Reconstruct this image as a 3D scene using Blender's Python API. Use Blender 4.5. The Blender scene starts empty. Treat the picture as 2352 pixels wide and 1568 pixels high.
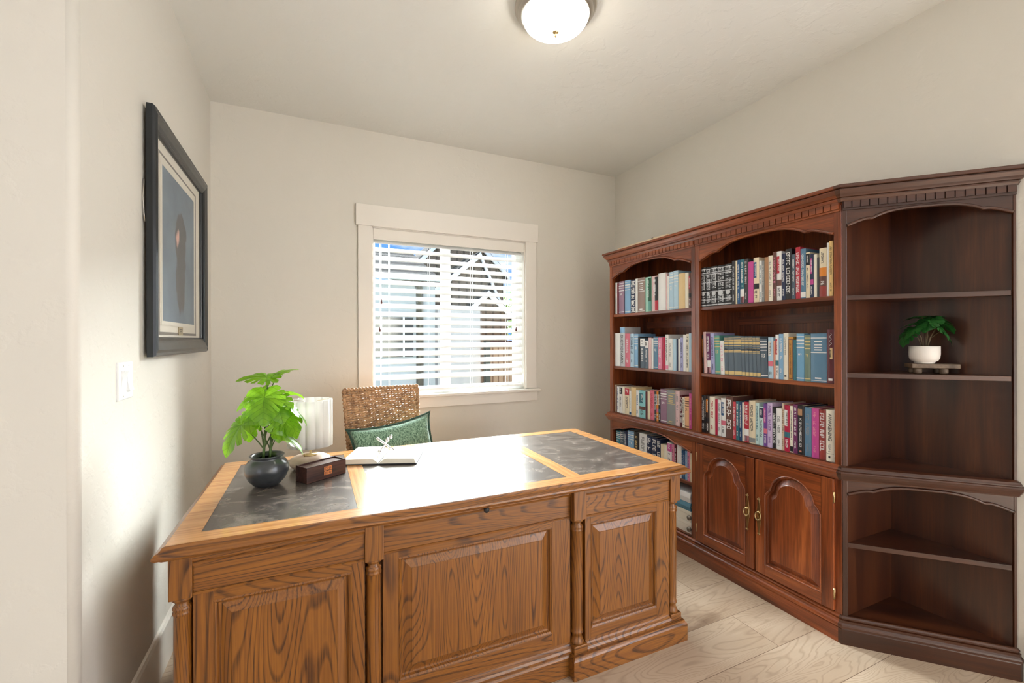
import bpy, bmesh, math, random
from mathutils import Vector, Matrix
random.seed(7)
S = bpy.context.scene
COL = S.collection
PI = math.pi

# ------------------------------------------------------------ camera
YAW, ROLL, EYE = 0.4318, 0.0028, 1.31
cam_d = bpy.data.cameras.new('camera'); cam = bpy.data.objects.new('camera', cam_d); COL.objects.link(cam)
cam_d.sensor_width = 36.0; cam_d.lens = 36.0 * 1011.54 / 2352.0
cam_d.shift_y = -(784 - 781.13) / 2352.0; cam_d.clip_start = 0.02; cam_d.clip_end = 200
fw = Vector((math.sin(YAW), math.cos(YAW), 0)); rt = Vector((math.cos(YAW), -math.sin(YAW), 0)); up = Vector((0, 0, 1))
r2 = (rt * math.cos(ROLL) - up * math.sin(ROLL)).normalized(); u2 = r2.cross(fw).normalized()
M = Matrix((r2, u2, -fw)).transposed().to_4x4(); M.translation = Vector((0, 0, EYE)); cam.matrix_world = M
S.camera = cam

# ------------------------------------------------------------ colour management
S.view_settings.view_transform = 'Standard'; S.view_settings.look = 'None'
S.view_settings.gamma = 1.0; S.view_settings.use_curve_mapping = False
S.view_settings.exposure = 0.72

# ------------------------------------------------------------ sky
W = bpy.data.worlds.new('sky'); S.world = W; W.use_nodes = True
nt = W.node_tree; nt.nodes.clear()
def _n(t, **k):
    n = nt.nodes.new(t)
    for a, b in k.items(): setattr(n, a, b)
    return n
wo = _n('ShaderNodeOutputWorld'); wb = _n('ShaderNodeBackground'); tc = _n('ShaderNodeTexCoord')
ns = _n('ShaderNodeTexNoise'); ns.inputs['Scale'].default_value = 7; ns.inputs['Detail'].default_value = 6
mp = _n('ShaderNodeMapping'); mp.inputs['Scale'].default_value = (1, 1, 3.5)
cr = _n('ShaderNodeValToRGB'); cr.color_ramp.elements[0].position = .47; cr.color_ramp.elements[1].position = .62
cr.color_ramp.elements[0].color = (.13, .36, .92, 1); cr.color_ramp.elements[1].color = (.95, .97, 1, 1)
nt.links.new(tc.outputs['Generated'], mp.inputs[0]); nt.links.new(mp.outputs[0], ns.inputs['Vector'])
nt.links.new(ns.outputs['Fac'], cr.inputs[0]); nt.links.new(cr.outputs[0], wb.inputs[0]); nt.links.new(wb.outputs[0], wo.inputs[0])
wb.inputs[1].default_value = .75

# ------------------------------------------------------------ added fill lights, and the sun
def area(name, loc, look, sx, sy, radiance, colr):
    l = bpy.data.lights.new(name, 'AREA'); l.shape = 'RECTANGLE'; l.size = sx; l.size_y = sy
    l.energy = radiance * PI * sx * sy; l.color = colr
    o = bpy.data.objects.new(name, l); COL.objects.link(o); o.location = loc
    o.rotation_euler = (Vector(look) - Vector(loc)).to_track_quat('-Z', 'Y').to_euler(); return o
BACK_FILL, FILL = 90.0, 3.0
area('added_back_light', (8, 25, 14.2), (1, 3.2, 1.6), 34, 14, BACK_FILL, (.97, .98, 1))  # added panel beyond the window, for desk glare and room light; no real cloud
area('added_side_fill', (2.56, -1.0, 1.3), (-1, -.9, 1.45), 2.2, 2.1, FILL, (.99, .99, 1))  # added fill behind the made-up right opening, out of view
area('added_left_fill', (-2.5, -1.35, 1.3), (1, -.2, 1.4), 1.4, 2.1, 1.3, (1, .99, .97))  # added fill behind the made-up left opening, out of view
sl = bpy.data.lights.new('sun', 'SUN'); sl.energy = .5; sl.angle = .01; sl.color = (1, .95, .88)
so = bpy.data.objects.new('sun', sl); COL.objects.link(so); so.rotation_euler = Vector((-.62, .42, -.75)).to_track_quat('-Z', 'Y').to_euler()

# ------------------------------------------------------------ object helpers
def link(o, parent=None):
    COL.objects.link(o)
    if parent is not None: o.parent = parent
    return o
def tag(o, label=None, cat=None, group=None, kind=None):
    if label: o['label'] = label
    if cat: o['category'] = cat
    if group: o['group'] = group
    if kind: o['kind'] = kind
    return o
def empty(name, loc=(0, 0, 0), rz=0.0, parent=None):
    o = bpy.data.objects.new(name, None); o.empty_display_size = .05; o.location = loc; o.rotation_euler = (0, 0, rz)
    return link(o, parent)
class MB:
    def __init__(s): s.v = []; s.f = []; s.sm = []
    def add(s, vs, fs, smooth=False):
        b = len(s.v); s.v += [tuple(p) for p in vs]
        for f in fs: s.f.append([b + i for i in f]); s.sm.append(smooth)
    def box(s, x0, x1, y0, y1, z0, z1, M=None):
        vs = [Vector((x, y, z)) for z in (z0, z1) for y in (y0, y1) for x in (x0, x1)]
        if M is not None: vs = [M @ p for p in vs]
        s.add(vs, [(0, 2, 3, 1), (4, 5, 7, 6), (0, 1, 5, 4), (2, 6, 7, 3), (0, 4, 6, 2), (1, 3, 7, 5)])
    def prism(s, poly, axis, a, b, smooth=False):
        """poly: 2-D points in the plane of the two other axes (in xyz order), extruded from a to b"""
        def P(p, t):
            if axis == 0: return (t, p[0], p[1])
            if axis == 1: return (p[0], t, p[1])
            return (p[0], p[1], t)
        n = len(poly); vs = [P(p, a) for p in poly] + [P(p, b) for p in poly]
        s.add(vs, [list(range(n))[::-1], list(range(n, 2 * n))])
        s.add(vs, [(i, (i + 1) % n, n + (i + 1) % n, n + i) for i in range(n)], smooth)
    def loops(s, L, close=True, cap0=False, cap1=False, smooth=False):
        n = len(L[0]); vs = [p for l in L for p in l]; fs = []
        for k in range(len(L) - 1):
            for i in range(n if close else n - 1):
                j = (i + 1) % n; fs.append((k * n + i, k * n + j, (k + 1) * n + j, (k + 1) * n + i))
        s.add(vs, fs, smooth)
        if cap0: s.add(L[0], [list(range(n))[::-1]])
        if cap1: s.add(L[-1], [list(range(n))])
    def lathe(s, prof, c=(0, 0, 0), n=32, smooth=True):
        L = [[(c[0] + r * math.cos(2 * PI * i / n), c[1] + r * math.sin(2 * PI * i / n), c[2] + z) for i in range(n)] for r, z in prof]
        s.loops(L, smooth=smooth, cap0=prof[0][0] > 1e-5, cap1=prof[-1][0] > 1e-5)
    def tube(s, pts, r, n=8, caps=True):
        pts = [Vector(p) for p in pts]; m = len(pts)
        rs = r if isinstance(r, (list, tuple)) else [r] * m
        L = []; ref = None
        for i, p in enumerate(pts):
            t = (pts[min(i + 1, m - 1)] - pts[max(i - 1, 0)]).normalized()
            if ref is None: ref = Vector((0, 0, 1)) if abs(t.z) < .9 else Vector((1, 0, 0))
            a = ref - t * ref.dot(t); a.normalize(); ref = a; b = t.cross(a)
            L.append([p + (a * math.cos(2 * PI * k / n) + b * math.sin(2 * PI * k / n)) * rs[i] for k in range(n)])
        s.loops(L, smooth=True, cap0=caps, cap1=caps)
    def sphere(s, c, r, n=16, m=10, sc=(1, 1, 1)):
        L = [[(c[0] + sc[0] * r * math.sin(PI * j / m) * math.cos(2 * PI * i / n), c[1] + sc[1] * r * math.sin(PI * j / m) * math.sin(2 * PI * i / n), c[2] - sc[2] * r * math.cos(PI * j / m)) for i in range(n)] for j in range(m + 1)]
        s.loops(L, smooth=True)
    def mould(s, path, prof, closed=False):
        """sweep profile [(out, z)...] (closed polygon) along plan path; outward is to the right of travel; mitred"""
        n = len(path); P = [Vector((p[0], p[1])) for p in path]; D = []
        for i in range(n if closed else n - 1): D.append((P[(i + 1) % n] - P[i]).normalized())
        L = []
        for i in range(n):
            if closed: d0, d1 = D[i - 1], D[i]
            else: d0 = D[max(i - 1, 0)]; d1 = D[min(i, n - 2)]
            n0 = Vector((d0.y, -d0.x)); n1 = Vector((d1.y, -d1.x)); m = (n0 + n1).normalized(); m = m / max(m.dot(n0), .2)
            L.append([(P[i].x + m.x * o, P[i].y + m.y * o, z) for o, z in prof])
        if closed: L.append(L[0])
        s.loops(L, cap0=not closed, cap1=not closed)
    def build(s, name, mat, parent=None, bevel=0.0, seg=2, kind=None, sub=0):
        me = bpy.data.meshes.new(name); me.from_pydata([tuple(v) for v in s.v], [], s.f)
        me.polygons.foreach_set('use_smooth', s.sm)
        bm = bmesh.new(); bm.from_mesh(me); bmesh.ops.remove_doubles(bm, verts=bm.verts, dist=1e-6)
        bmesh.ops.recalc_face_normals(bm, faces=bm.faces); bm.to_mesh(me); bm.free(); me.update()
        for m in (mat if isinstance(mat, (list, tuple)) else [mat]): me.materials.append(m)
        o = bpy.data.objects.new(name, me); link(o, parent)
        if bevel > 0:
            b = o.modifiers.new('bevel', 'BEVEL'); b.width = bevel; b.segments = seg; b.limit_method = 'ANGLE'; b.angle_limit = .6
        if sub:
            b = o.modifiers.new('sub', 'SUBSURF'); b.levels = sub; b.render_levels = sub
        if kind: o['kind'] = kind
        return o
def boxobj(name, mat, parent, x0, x1, y0, y1, z0, z1, bevel=0.0, kind=None):
    m = MB(); m.box(x0, x1, y0, y1, z0, z1); return m.build(name, mat, parent, bevel, kind=kind)
def inset(poly, d):
    """offset a closed CCW polygon inward by d"""
    n = len(poly); out = []
    for i in range(n):
        a = Vector(poly[i - 1]); b = Vector(poly[i]); c = Vector(poly[(i + 1) % n])
        d0 = (b - a).normalized(); d1 = (c - b).normalized(); n0 = Vector((-d0.y, d0.x)); n1 = Vector((-d1.y, d1.x))
        m = (n0 + n1)
        if m.length < 1e-6: m = n0
        m.normalize(); m = m / max(m.dot(n0), .45); q = b + m * d; out.append((q.x, q.y))
    return out
# ------------------------------------------------------------ materials
MATS = {}
class NT:
    def __init__(s, name):
        s.m = bpy.data.materials.new(name); s.m.use_nodes = True; s.t = s.m.node_tree
        s.b = s.t.nodes['Principled BSDF']
    def n(s, t, ins=None, **k):
        n = s.t.nodes.new(t)
        for a, b in k.items(): setattr(n, a, b)
        for a, b in (ins or {}).items():
            if isinstance(b, bpy.types.NodeSocket): s.t.links.new(b, n.inputs[a])
            else: n.inputs[a].default_value = b
        return n
    def link(s, a, b): s.t.links.new(a, b)
    def coord(s, scale=(1, 1, 1), rnd=0.0, rot=(0, 0, 0)):
        tc = s.n('ShaderNodeTexCoord'); mp = s.n('ShaderNodeMapping', {0: tc.outputs['Object']})
        mp.inputs['Scale'].default_value = scale; mp.inputs['Rotation'].default_value = rot
        if rnd:
            oi = s.n('ShaderNodeObjectInfo'); mu = s.n('ShaderNodeMath', {0: oi.outputs['Random'], 1: rnd}, operation='MULTIPLY')
            cb = s.n('ShaderNodeCombineXYZ', {0: mu.outputs[0], 1: mu.outputs[0], 2: mu.outputs[0]})
            ad = s.n('ShaderNodeVectorMath', {0: mp.outputs[0], 1: cb.outputs[0]}, operation='ADD'); return ad.outputs[0]
        return mp.outputs[0]
    def noise(s, vec, scale, detail=3, rough=.5, dist=0.0):
        return s.n('ShaderNodeTexNoise', {'Vector': vec, 'Scale': scale, 'Detail': detail, 'Roughness': rough, 'Distortion': dist}).outputs['Fac']
    def math(s, op, a, b=0.0, c=None):
        n = s.n('ShaderNodeMath', {0: a, 1: b}, operation=op)
        if c is not None: n.inputs[2].default_value = c
        return n.outputs[0]
    def ramp(s, fac, stops, interp='LINEAR'):
        n = s.n('ShaderNodeValToRGB', {0: fac}); e = n.color_ramp.elements; n.color_ramp.interpolation = interp
        while len(e) < len(stops): e.new(.5)
        for i, (p, c) in enumerate(stops): e[i].position = p; e[i].color = (c[0], c[1], c[2], 1)
        return n.outputs[0]
    def mix(s, fac, a, b, mode='MIX'):
        n = s.n('ShaderNodeMix', data_type='RGBA', blend_type=mode)
        for i, v in ((0, fac), (6, a), (7, b)):
            if isinstance(v, bpy.types.NodeSocket): s.link(v, n.inputs[i])
            else: n.inputs[i].default_value = v if i == 0 else (v[0], v[1], v[2], 1)
        return n.outputs[2]
    def bump(s, h, strength=.3, dist=.002):
        b = s.n('ShaderNodeBump', {'Height': h, 'Strength': strength, 'Distance': dist}); s.link(b.outputs[0], s.b.inputs['Normal'])
    def set(s, col=None, rough=None, metal=None, spec=None, coat=None, coatr=None):
        for nm, v in (('Base Color', col), ('Roughness', rough), ('Metallic', metal), ('Specular IOR Level', spec), ('Coat Weight', coat), ('Coat Roughness', coatr)):
            if v is None: continue
            if isinstance(v, bpy.types.NodeSocket): s.link(v, s.b.inputs[nm])
            elif nm == 'Base Color': s.b.inputs[nm].default_value = (v[0], v[1], v[2], 1)
            else: s.b.inputs[nm].default_value = v
def srgb(r, g, b):
    f = lambda c: (c / 255 / 12.92) if c / 255 <= .04045 else ((c / 255 + .055) / 1.055) ** 2.4
    return (f(r), f(g), f(b))
def plain(name, col, rough=.5, metal=0.0, **k):
    if name in MATS: return MATS[name]
    t = NT(name); v = t.coord(); n = t.noise(v, 18, 2)
    t.set(t.mix(.10, col, t.ramp(n, [(.3, [c * .8 for c in col]), (.7, [min(1, c * 1.15) for c in col])])), rough, metal, **k)
    MATS[name] = t.m; return t.m
def paint(name, col, rough=.65, amp=.35):
    t = NT(name); v = t.coord(); big = t.noise(v, 9, 5, .55)
    knock = t.ramp(big, [(.50, (0, 0, 0)), (.56, (1, 1, 1))]); fine = t.noise(v, 120, 2)
    h = t.math('ADD', t.math('MULTIPLY', knock, 1.0), t.math('MULTIPLY', fine, .35))
    tint = t.noise(v, 2.2, 3)
    t.set(t.mix(t.math('MULTIPLY', tint, .10), col, [c * .9 for c in col]), rough); t.bump(h, amp, .0015); return t.m
M_WALL = paint('greige_wall_paint', srgb(219, 214, 203))
M_CEIL = paint('white_ceiling_paint', srgb(232, 231, 225), .75, .45)
def smoothpaint(name, col, rough=.35):
    t = NT(name); v = t.coord(); t.set(t.mix(t.math('MULTIPLY', t.noise(v, 6, 2), .1), col, [c * .93 for c in col]), rough)
    t.bump(t.noise(v, 90, 2), .05, .001); return t.m
M_TRIM = smoothpaint('white_trim_paint', srgb(232, 226, 216), .38)
M_BLIND = smoothpaint('white_blind_slat', (.86, .86, .84), .35)
M_VINYL = smoothpaint('white_vinyl', (.85, .86, .86), .3)

def grain_vec(t, axis, rnd, cross, along):
    sc = [cross] * 3; sc[axis] = along
    return t.coord(tuple(sc), rnd)
def oak(axis, name):
    t = NT(name)
    v = grain_vec(t, axis, 37.0, 3.4, .5)
    field = t.noise(v, 1.5, 1.2, .4, .1)
    rings = t.math('FRACT', t.math('MULTIPLY', field, 46.0))
    line = t.ramp(rings, [(0.0, (1, 1, 1)), (.10, (.85, .85, .85)), (.26, (0, 0, 0)), (.90, (0, 0, 0)), (1.0, (1, 1, 1))])
    v2 = grain_vec(t, axis, 11.0, 110, 3.0); pores = t.noise(v2, 1.6, 3, .6)
    pm = t.ramp(pores, [(.42, (1, 1, 1)), (.58, (0, 0, 0))])
    v3 = grain_vec(t, axis, 5.0, 5, .8); tone = t.noise(v3, 1.2, 3)
    base = t.mix(tone, srgb(116, 70, 22), srgb(160, 101, 37))
    base = t.mix(t.math('MULTIPLY', pm, .5), base, srgb(104, 60, 26))
    fac = t.math('MULTIPLY', line, t.math('MULTIPLY_ADD', pm, .45, .52))
    colr = t.mix(fac, base, srgb(66, 36, 17))
    t.set(colr, .36, coat=.25, coatr=.18); t.bump(t.math('MULTIPLY', fac, -1.0), .12, .001); return t.m
OAK_X, OAK_Y, OAK_Z = oak(0, 'oak_grain_across'), oak(1, 'oak_grain_deep'), oak(2, 'oak_grain_upright')
def light_oak(axis, name):
    t = NT(name); v = grain_vec(t, axis, 7.0, 60, 2.5); n = t.noise(v, 1.5, 4, .6)
    c = t.ramp(n, [(.3, srgb(168, 112, 62)), (.6, srgb(206, 150, 92))]); t.set(c, .2, coat=.6, coatr=.12); return t.m
TOP_X, TOP_Y = light_oak(0, 'desk_top_oak_across'), light_oak(1, 'desk_top_oak_deep')
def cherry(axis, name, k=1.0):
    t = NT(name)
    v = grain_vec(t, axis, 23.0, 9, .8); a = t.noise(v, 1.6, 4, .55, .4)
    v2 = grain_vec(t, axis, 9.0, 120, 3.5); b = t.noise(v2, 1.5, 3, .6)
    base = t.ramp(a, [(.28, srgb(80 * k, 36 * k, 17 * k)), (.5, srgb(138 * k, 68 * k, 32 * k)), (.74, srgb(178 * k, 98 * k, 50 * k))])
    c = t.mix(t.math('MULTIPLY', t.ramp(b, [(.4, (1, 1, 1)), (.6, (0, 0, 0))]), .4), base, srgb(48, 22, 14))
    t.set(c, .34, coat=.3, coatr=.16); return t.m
SHADE_X, SHADE_Z = cherry(0, 'shaded_cherry_across', .5), cherry(2, 'shaded_cherry_upright', .5)  # same cherry darkened: the corner unit's shade is put into the colour
CH_X, CH_Y, CH_Z = cherry(0, 'cherry_grain_across'), cherry(1, 'cherry_grain_deep'), cherry(2, 'cherry_grain_upright')
def leather():
    t = NT('slate_leather'); v = t.coord((1, 1.6, 1), 3.0); a = t.noise(v, 9, 6, .7, .5); b = t.noise(v, 90, 3)
    c = t.ramp(a, [(.28, srgb(52, 47, 45)), (.5, srgb(84, 77, 72)), (.7, srgb(128, 118, 110))])
    sc = t.ramp(t.noise(t.coord((1, 1, 1), 3.0, (0, 0, .6)), 16, 4, .7, 3.0), [(.60, (0, 0, 0)), (.72, (.14, .14, .14))])
    t.set(t.mix(sc, c, srgb(140, 132, 122)), .24, coat=.3, coatr=.15); t.bump(t.math('ADD', a, b), .12, .001); return t.m
M_LEATHER = leather()
def floorboards():
    t = NT('pale_oak_planks'); tc = t.n('ShaderNodeTexCoord'); mp = t.n('ShaderNodeMapping', {0: tc.outputs['Object']})
    mp.inputs['Location'].default_value = (-.32, -.078, 0)
    br = t.n('ShaderNodeTexBrick', {'Vector': mp.outputs[0], 'Scale': 1.0, 'Mortar Size': .0012, 'Mortar Smooth': .1, 'Bias': 0.0, 'Brick Width': 1.5, 'Row Height': .231, 'Color1': (0, 0, 0, 1), 'Color2': (1, 1, 1, 1), 'Mortar': (.5, .5, .5, 1)})
    br.offset = .37; br.offset_frequency = 2; br.squash = 1.0
    off = t.n('ShaderNodeVectorMath', {0: br.outputs['Color'], 1: (7.3, 3.1, 5.7)}, operation='MULTIPLY')
    ad = t.n('ShaderNodeVectorMath', {0: tc.outputs['Object'], 1: off.outputs[0]}, operation='ADD')
    m2 = t.n('ShaderNodeMapping', {0: ad.outputs[0]}); m2.inputs['Scale'].default_value = (.8, 4.5, 1)
    field = t.noise(m2.outputs[0], 1.6, 2.5, .45, .5)
    rings = t.math('FRACT', t.math('MULTIPLY', field, 26.0)); line = t.ramp(rings, [(0, (1, 1, 1)), (.25, (0, 0, 0)), (.8, (0, 0, 0)), (1, (1, 1, 1))])
    m3 = t.n('ShaderNodeMapping', {0: ad.outputs[0]}); m3.inputs['Scale'].default_value = (3, 80, 1); fine = t.noise(m3.outputs[0], 1.5, 3, .6)
    m4 = t.n('ShaderNodeMapping', {0: ad.outputs[0]}); m4.inputs['Scale'].default_value = (1.2, 3.2, 1); blot = t.noise(m4.outputs[0], 1.7, 3, .5)
    base = t.mix(blot, srgb(162, 138, 114), srgb(220, 204, 182))
    base = t.mix(t.math('MULTIPLY', fine, .35), base, srgb(168, 142, 114))
    base = t.mix(t.math('MULTIPLY', line, .35), base, srgb(132, 104, 80))
    knot = t.ramp(blot, [(.24, (1, 1, 1)), (.33, (0, 0, 0))]); base = t.mix(t.math('MULTIPLY', knot, .6), base, srgb(110, 84, 66))
    base = t.mix(br.outputs['Fac'], base, srgb(120, 98, 80))
    t.set(base, .38); t.bump(t.math('MULTIPLY', br.outputs['Fac'], -1.0), .3, .001); return t.m
M_FLOOR = floorboards()
def metal(name, col, rough): return plain(name, col, rough, 1.0)
M_BRASS = metal('antique_brass', (.62, .47, .24), .28)
M_NICKEL = metal('brushed_nickel', (.55, .51, .46), .35)
M_CHROME = metal('polished_silver', (.72, .72, .72), .18)
def glassmat():
    t = NT('window_glass'); nt_ = t.t; out = nt_.nodes['Material Output']
    tr = t.n('ShaderNodeBsdfTransparent'); gl = t.n('ShaderNodeBsdfGlossy'); gl.inputs['Roughness'].default_value = .02
    tr.inputs[0].default_value = (.95, .98, .97, 1)
    fr = t.n('ShaderNodeFresnel', {'IOR': 1.45}); mx = t.n('ShaderNodeMixShader', {0: t.math('MULTIPLY', fr.outputs[0], .25), 1: tr.outputs[0], 2: gl.outputs[0]})
    nt_.nodes.remove(t.b); t.link(mx.outputs[0], out.inputs[0]); return t.m
M_GLASS = glassmat()
def lampglass():
    t = NT('frosted_lamp_glass'); v = t.coord((1, 1, 1)); n = t.noise(v, 7, 3, .5, 1.0)
    c = t.ramp(n, [(.35, (1, .86, .66)), (.6, (1, .96, .86))]); t.set((.9, .85, .75), .3)
    t.link(c, t.b.inputs['Emission Color']); t.b.inputs['Emission Strength'].default_value = 15.0; return t.m
M_LAMPG = lampglass()
def leafmat(name, dark, lite, trans):
    t = NT(name); tc = t.n('ShaderNodeTexCoord'); sp = t.n('ShaderNodeSeparateXYZ', {0: tc.outputs['Object']})
    ax = t.math('ABSOLUTE', sp.outputs[0]); mid = t.ramp(ax, [(.0, (1, 1, 1)), (.02, (0, 0, 0))])
    ph = t.math('FRACT', t.math('MULTIPLY', t.math('SUBTRACT', sp.outputs[1], t.math('MULTIPLY', ax, .7)), 5.5))
    vein = t.ramp(ph, [(0, (1, 1, 1)), (.10, (0, 0, 0)), (.9, (0, 0, 0)), (1, (1, 1, 1))])
    n = t.noise(tc.outputs['Object'], 2.2, 3)
    c = t.mix(n, dark, lite); c = t.mix(t.math('MULTIPLY', t.math('MAXIMUM', mid, vein), .5), c, [x * .35 for x in dark])
    t.set(c, .28)
    tl = t.n('ShaderNodeBsdfTranslucent', {0: t.mix(.35, c, lite)}); mx = t.n('ShaderNodeMixShader', {0: trans, 1: t.b.outputs[0], 2: tl.outputs[0]})
    t.link(mx.outputs[0], t.t.nodes['Material Output'].inputs[0]); return t.m
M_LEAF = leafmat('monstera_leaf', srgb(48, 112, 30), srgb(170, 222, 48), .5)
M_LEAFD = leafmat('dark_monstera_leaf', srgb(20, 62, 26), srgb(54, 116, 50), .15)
M_STEM = plain('plant_stem', srgb(70, 92, 40), .5)
M_STEMB = plain('small_plant_stem', srgb(110, 92, 66), .5)
def cane(name, c0, c1):
    t = NT(name); v = t.coord((1, 1, 1), 9.0); n = t.noise(v, 34, 4, .7); t.set(t.ramp(n, [(.3, c0), (.65, c1)]), .5); return t.m
M_WICKER = cane('rattan_cane', srgb(112, 74, 46), srgb(206, 162, 118))
def fabric(name, c0, c1, sc=220, rough=.9):
    t = NT(name); v = t.coord((1, 1, .35)); n = t.noise(v, sc, 2, .7); m = t.noise(v, 5, 2)
    t.set(t.mix(t.math('MULTIPLY', m, .3), t.ramp(n, [(.38, c0), (.62, c1)]), c0), rough); t.bump(n, .5, .002); t.b.inputs['Sheen Weight'].default_value = .3; return t.m
M_PILLOW = fabric('green_chenille', srgb(62, 98, 78), srgb(160, 196, 168))
M_PILLOWB = fabric('dark_green_piping', srgb(28, 58, 46), srgb(50, 88, 70))
def shade():
    t = NT('white_pleated_paper'); t.set((.85, .84, .80), .7)
    tl = t.n('ShaderNodeBsdfTranslucent'); tl.inputs[0].default_value = (.9, .88, .84, 1); mx = t.n('ShaderNodeMixShader', {0: .4, 1: t.b.outputs[0], 2: tl.outputs[0]})
    v = t.coord(); t.bump(t.noise(v, 60, 2), .1, .001)
    t.link(mx.outputs[0], t.t.nodes['Material Output'].inputs[0]); return t.m
M_SHADE = shade()
def glaze():
    t = NT('charcoal_glaze'); v = t.coord((1, 1, 3)); n = t.noise(v, 8, 4, .6, .6); t.set(t.ramp(n, [(.3, srgb(34, 38, 42)), (.7, srgb(66, 68, 70))]), .3, coat=.4, coatr=.2); t.bump(n, .2, .002); return t.m
M_POT = glaze()
M_POTW = plain('white_ceramic', srgb(226, 220, 212), .45)
M_SOIL = plain('dark_soil', srgb(38, 30, 24), .95)
def stone():
    t = NT('travertine'); v = t.coord((1, 1, 3)); n = t.noise(v, 12, 5, .6); t.set(t.ramp(n, [(.3, srgb(176, 150, 132)), (.7, srgb(214, 194, 176))]), .5); return t.m
M_STONE = stone()
def darkbox(axis=0):
    t = NT('dark_walnut_box'); v = grain_vec(t, axis, 3.0, 60, 4); n = t.noise(v, 1.5, 4, .6); t.set(t.ramp(n, [(.3, srgb(38, 22, 18)), (.65, srgb(82, 48, 38))]), .4, coat=.2); return t.m
M_BOX = darkbox()
M_INLAY = plain('orange_inlay', srgb(214, 130, 72), .5)
M_PAGES = plain('book_pages', srgb(226, 212, 188), .8)
M_PAPER = plain('open_page_paper', srgb(240, 232, 214), .8)
M_COVER = plain('black_book_cover', srgb(26, 26, 30), .5)
M_BLACK = plain('matte_black', (.012, .012, .012), .5)
def framewood():
    t = NT('black_frame_wood'); v = t.coord((40, 40, 3)); n = t.noise(v, 1, 3); t.set(t.ramp(n, [(.3, srgb(10, 14, 17)), (.7, srgb(26, 33, 38))]), .3, coat=.15, coatr=.15); return t.m
M_FRAME = framewood()
M_MAT = plain('cream_mat_board', srgb(236, 230, 216), .85)
M_MATG = plain('grey_mat_board', srgb(128, 122, 116), .85)
def artwork():
    t = NT('misty_figure_print'); tc = t.n('ShaderNodeTexCoord'); sp = t.n('ShaderNodeSeparateXYZ', {0: tc.outputs['Object']})
    n = t.noise(tc.outputs['Object'], 5, 6, .6); bg = t.mix(n, srgb(60, 86, 110), srgb(132, 156, 174))
    wob = t.math('MULTIPLY', t.math('SUBTRACT', t.noise(tc.outputs['Object'], 14, 4), .5), .09)
    y = t.math('ADD', sp.outputs[1], wob); z = t.math('ADD', sp.outputs[2], wob)
    def ell(cy_, cz, ry, rz, soft=.35):
        a = t.math('DIVIDE', t.math('SUBTRACT', y, cy_), ry); b = t.math('DIVIDE', t.math('SUBTRACT', z, cz), rz)
        d = t.math('ADD', t.math('MULTIPLY', a, a), t.math('MULTIPLY', b, b)); return t.ramp(d, [(1 - soft, (1, 1, 1)), (1.0, (0, 0, 0))])
    f = None
    for e in (ELL): 
        q = ell(*e); f = q if f is None else t.math('MAXIMUM', f, q)
    c = t.mix(t.math('MULTIPLY', f, .8), bg, srgb(58, 54, 58)); gl = ell(-.045, .055, .028, .034, .95)
    c = t.mix(gl, c, srgb(240, 190, 176)); t.set(c, .5); return t.m
ELL = [(.0, .12, .06, .06), (.0, .02, .085, .13), (-.02, -.13, .06, .17), (.035, -.12, .05, .16), (.06, .06, .05, .09), (-.035, .08, .045, .08)]
M_ART = artwork()
def picglass():
    t = NT('picture_glass'); out = t.t.nodes['Material Output']; tr = t.n('ShaderNodeBsdfTransparent'); gl = t.n('ShaderNodeBsdfGlossy'); gl.inputs['Roughness'].default_value = .06
    mx = t.n('ShaderNodeMixShader', {0: .12, 1: tr.outputs[0], 2: gl.outputs[0]}); t.t.nodes.remove(t.b); t.link(mx.outputs[0], out.inputs[0]); return t.m
M_PGLASS = picglass()
# ------------------------------------------------------------ the room
XL, XR, YB, ZC, YJ = -.539, 2.482, 3.1835, 2.763, 1.49
WX0, WX1, WZ0, WZ1 = .399, 1.584, .918, 2.101
def wallobj(name, boxes, mat=M_WALL, bevel=0):
    m = MB()
    for b in boxes: m.box(*b)
    return m.build(name, mat, None, bevel, kind='structure')
wallobj('floor', [(-2.4, 2.6, -2.4, 3.33, -.12, 0)], M_FLOOR)
wallobj('ceiling', [(-2.4, 2.6, -2.4, 3.33, ZC, ZC + .12)], M_CEIL)
def holewall(name, axis, lo, hi, a0, a1, h0, h1, z0, z1):
    """wall slab along an axis with a rectangular hole, one mesh with clean outer faces"""
    m = MB(); A = [a0, h0, h1, a1]; Z = [0, z0, z1, ZC]; fl = axis == 1
    for t in (lo, hi):
        for i in range(3):
            for j in range(3):
                if i == 1 and j == 1: continue
                q = [(A[i], t, Z[j]), (A[i + 1], t, Z[j]), (A[i + 1], t, Z[j + 1]), (A[i], t, Z[j + 1])]; m.add(q, [(0, 1, 2, 3)])
    for q in ([(h0, z0), (h1, z0)], [(h1, z0), (h1, z1)], [(h1, z1), (h0, z1)], [(h0, z1), (h0, z0)], [(a0, 0), (a1, 0)], [(a1, 0), (a1, ZC)], [(a1, ZC), (a0, ZC)], [(a0, ZC), (a0, 0)]):
        m.add([(q[0][0], lo, q[0][1]), (q[1][0], lo, q[1][1]), (q[1][0], hi, q[1][1]), (q[0][0], hi, q[0][1])], [(0, 1, 2, 3)])
    if fl: m.v = [(p[1], p[0], p[2]) for p in m.v]
    return m.build(name, M_WALL, None, kind='structure')
holewall('wall_back', 0, YB, YB + .15, XL, XR, WX0, WX1, WZ0, WZ1)
holewall('wall_right', 1, XR, XR + .13, -2.4, YB + .15, -2.1, .1, .22, 2.38)
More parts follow.
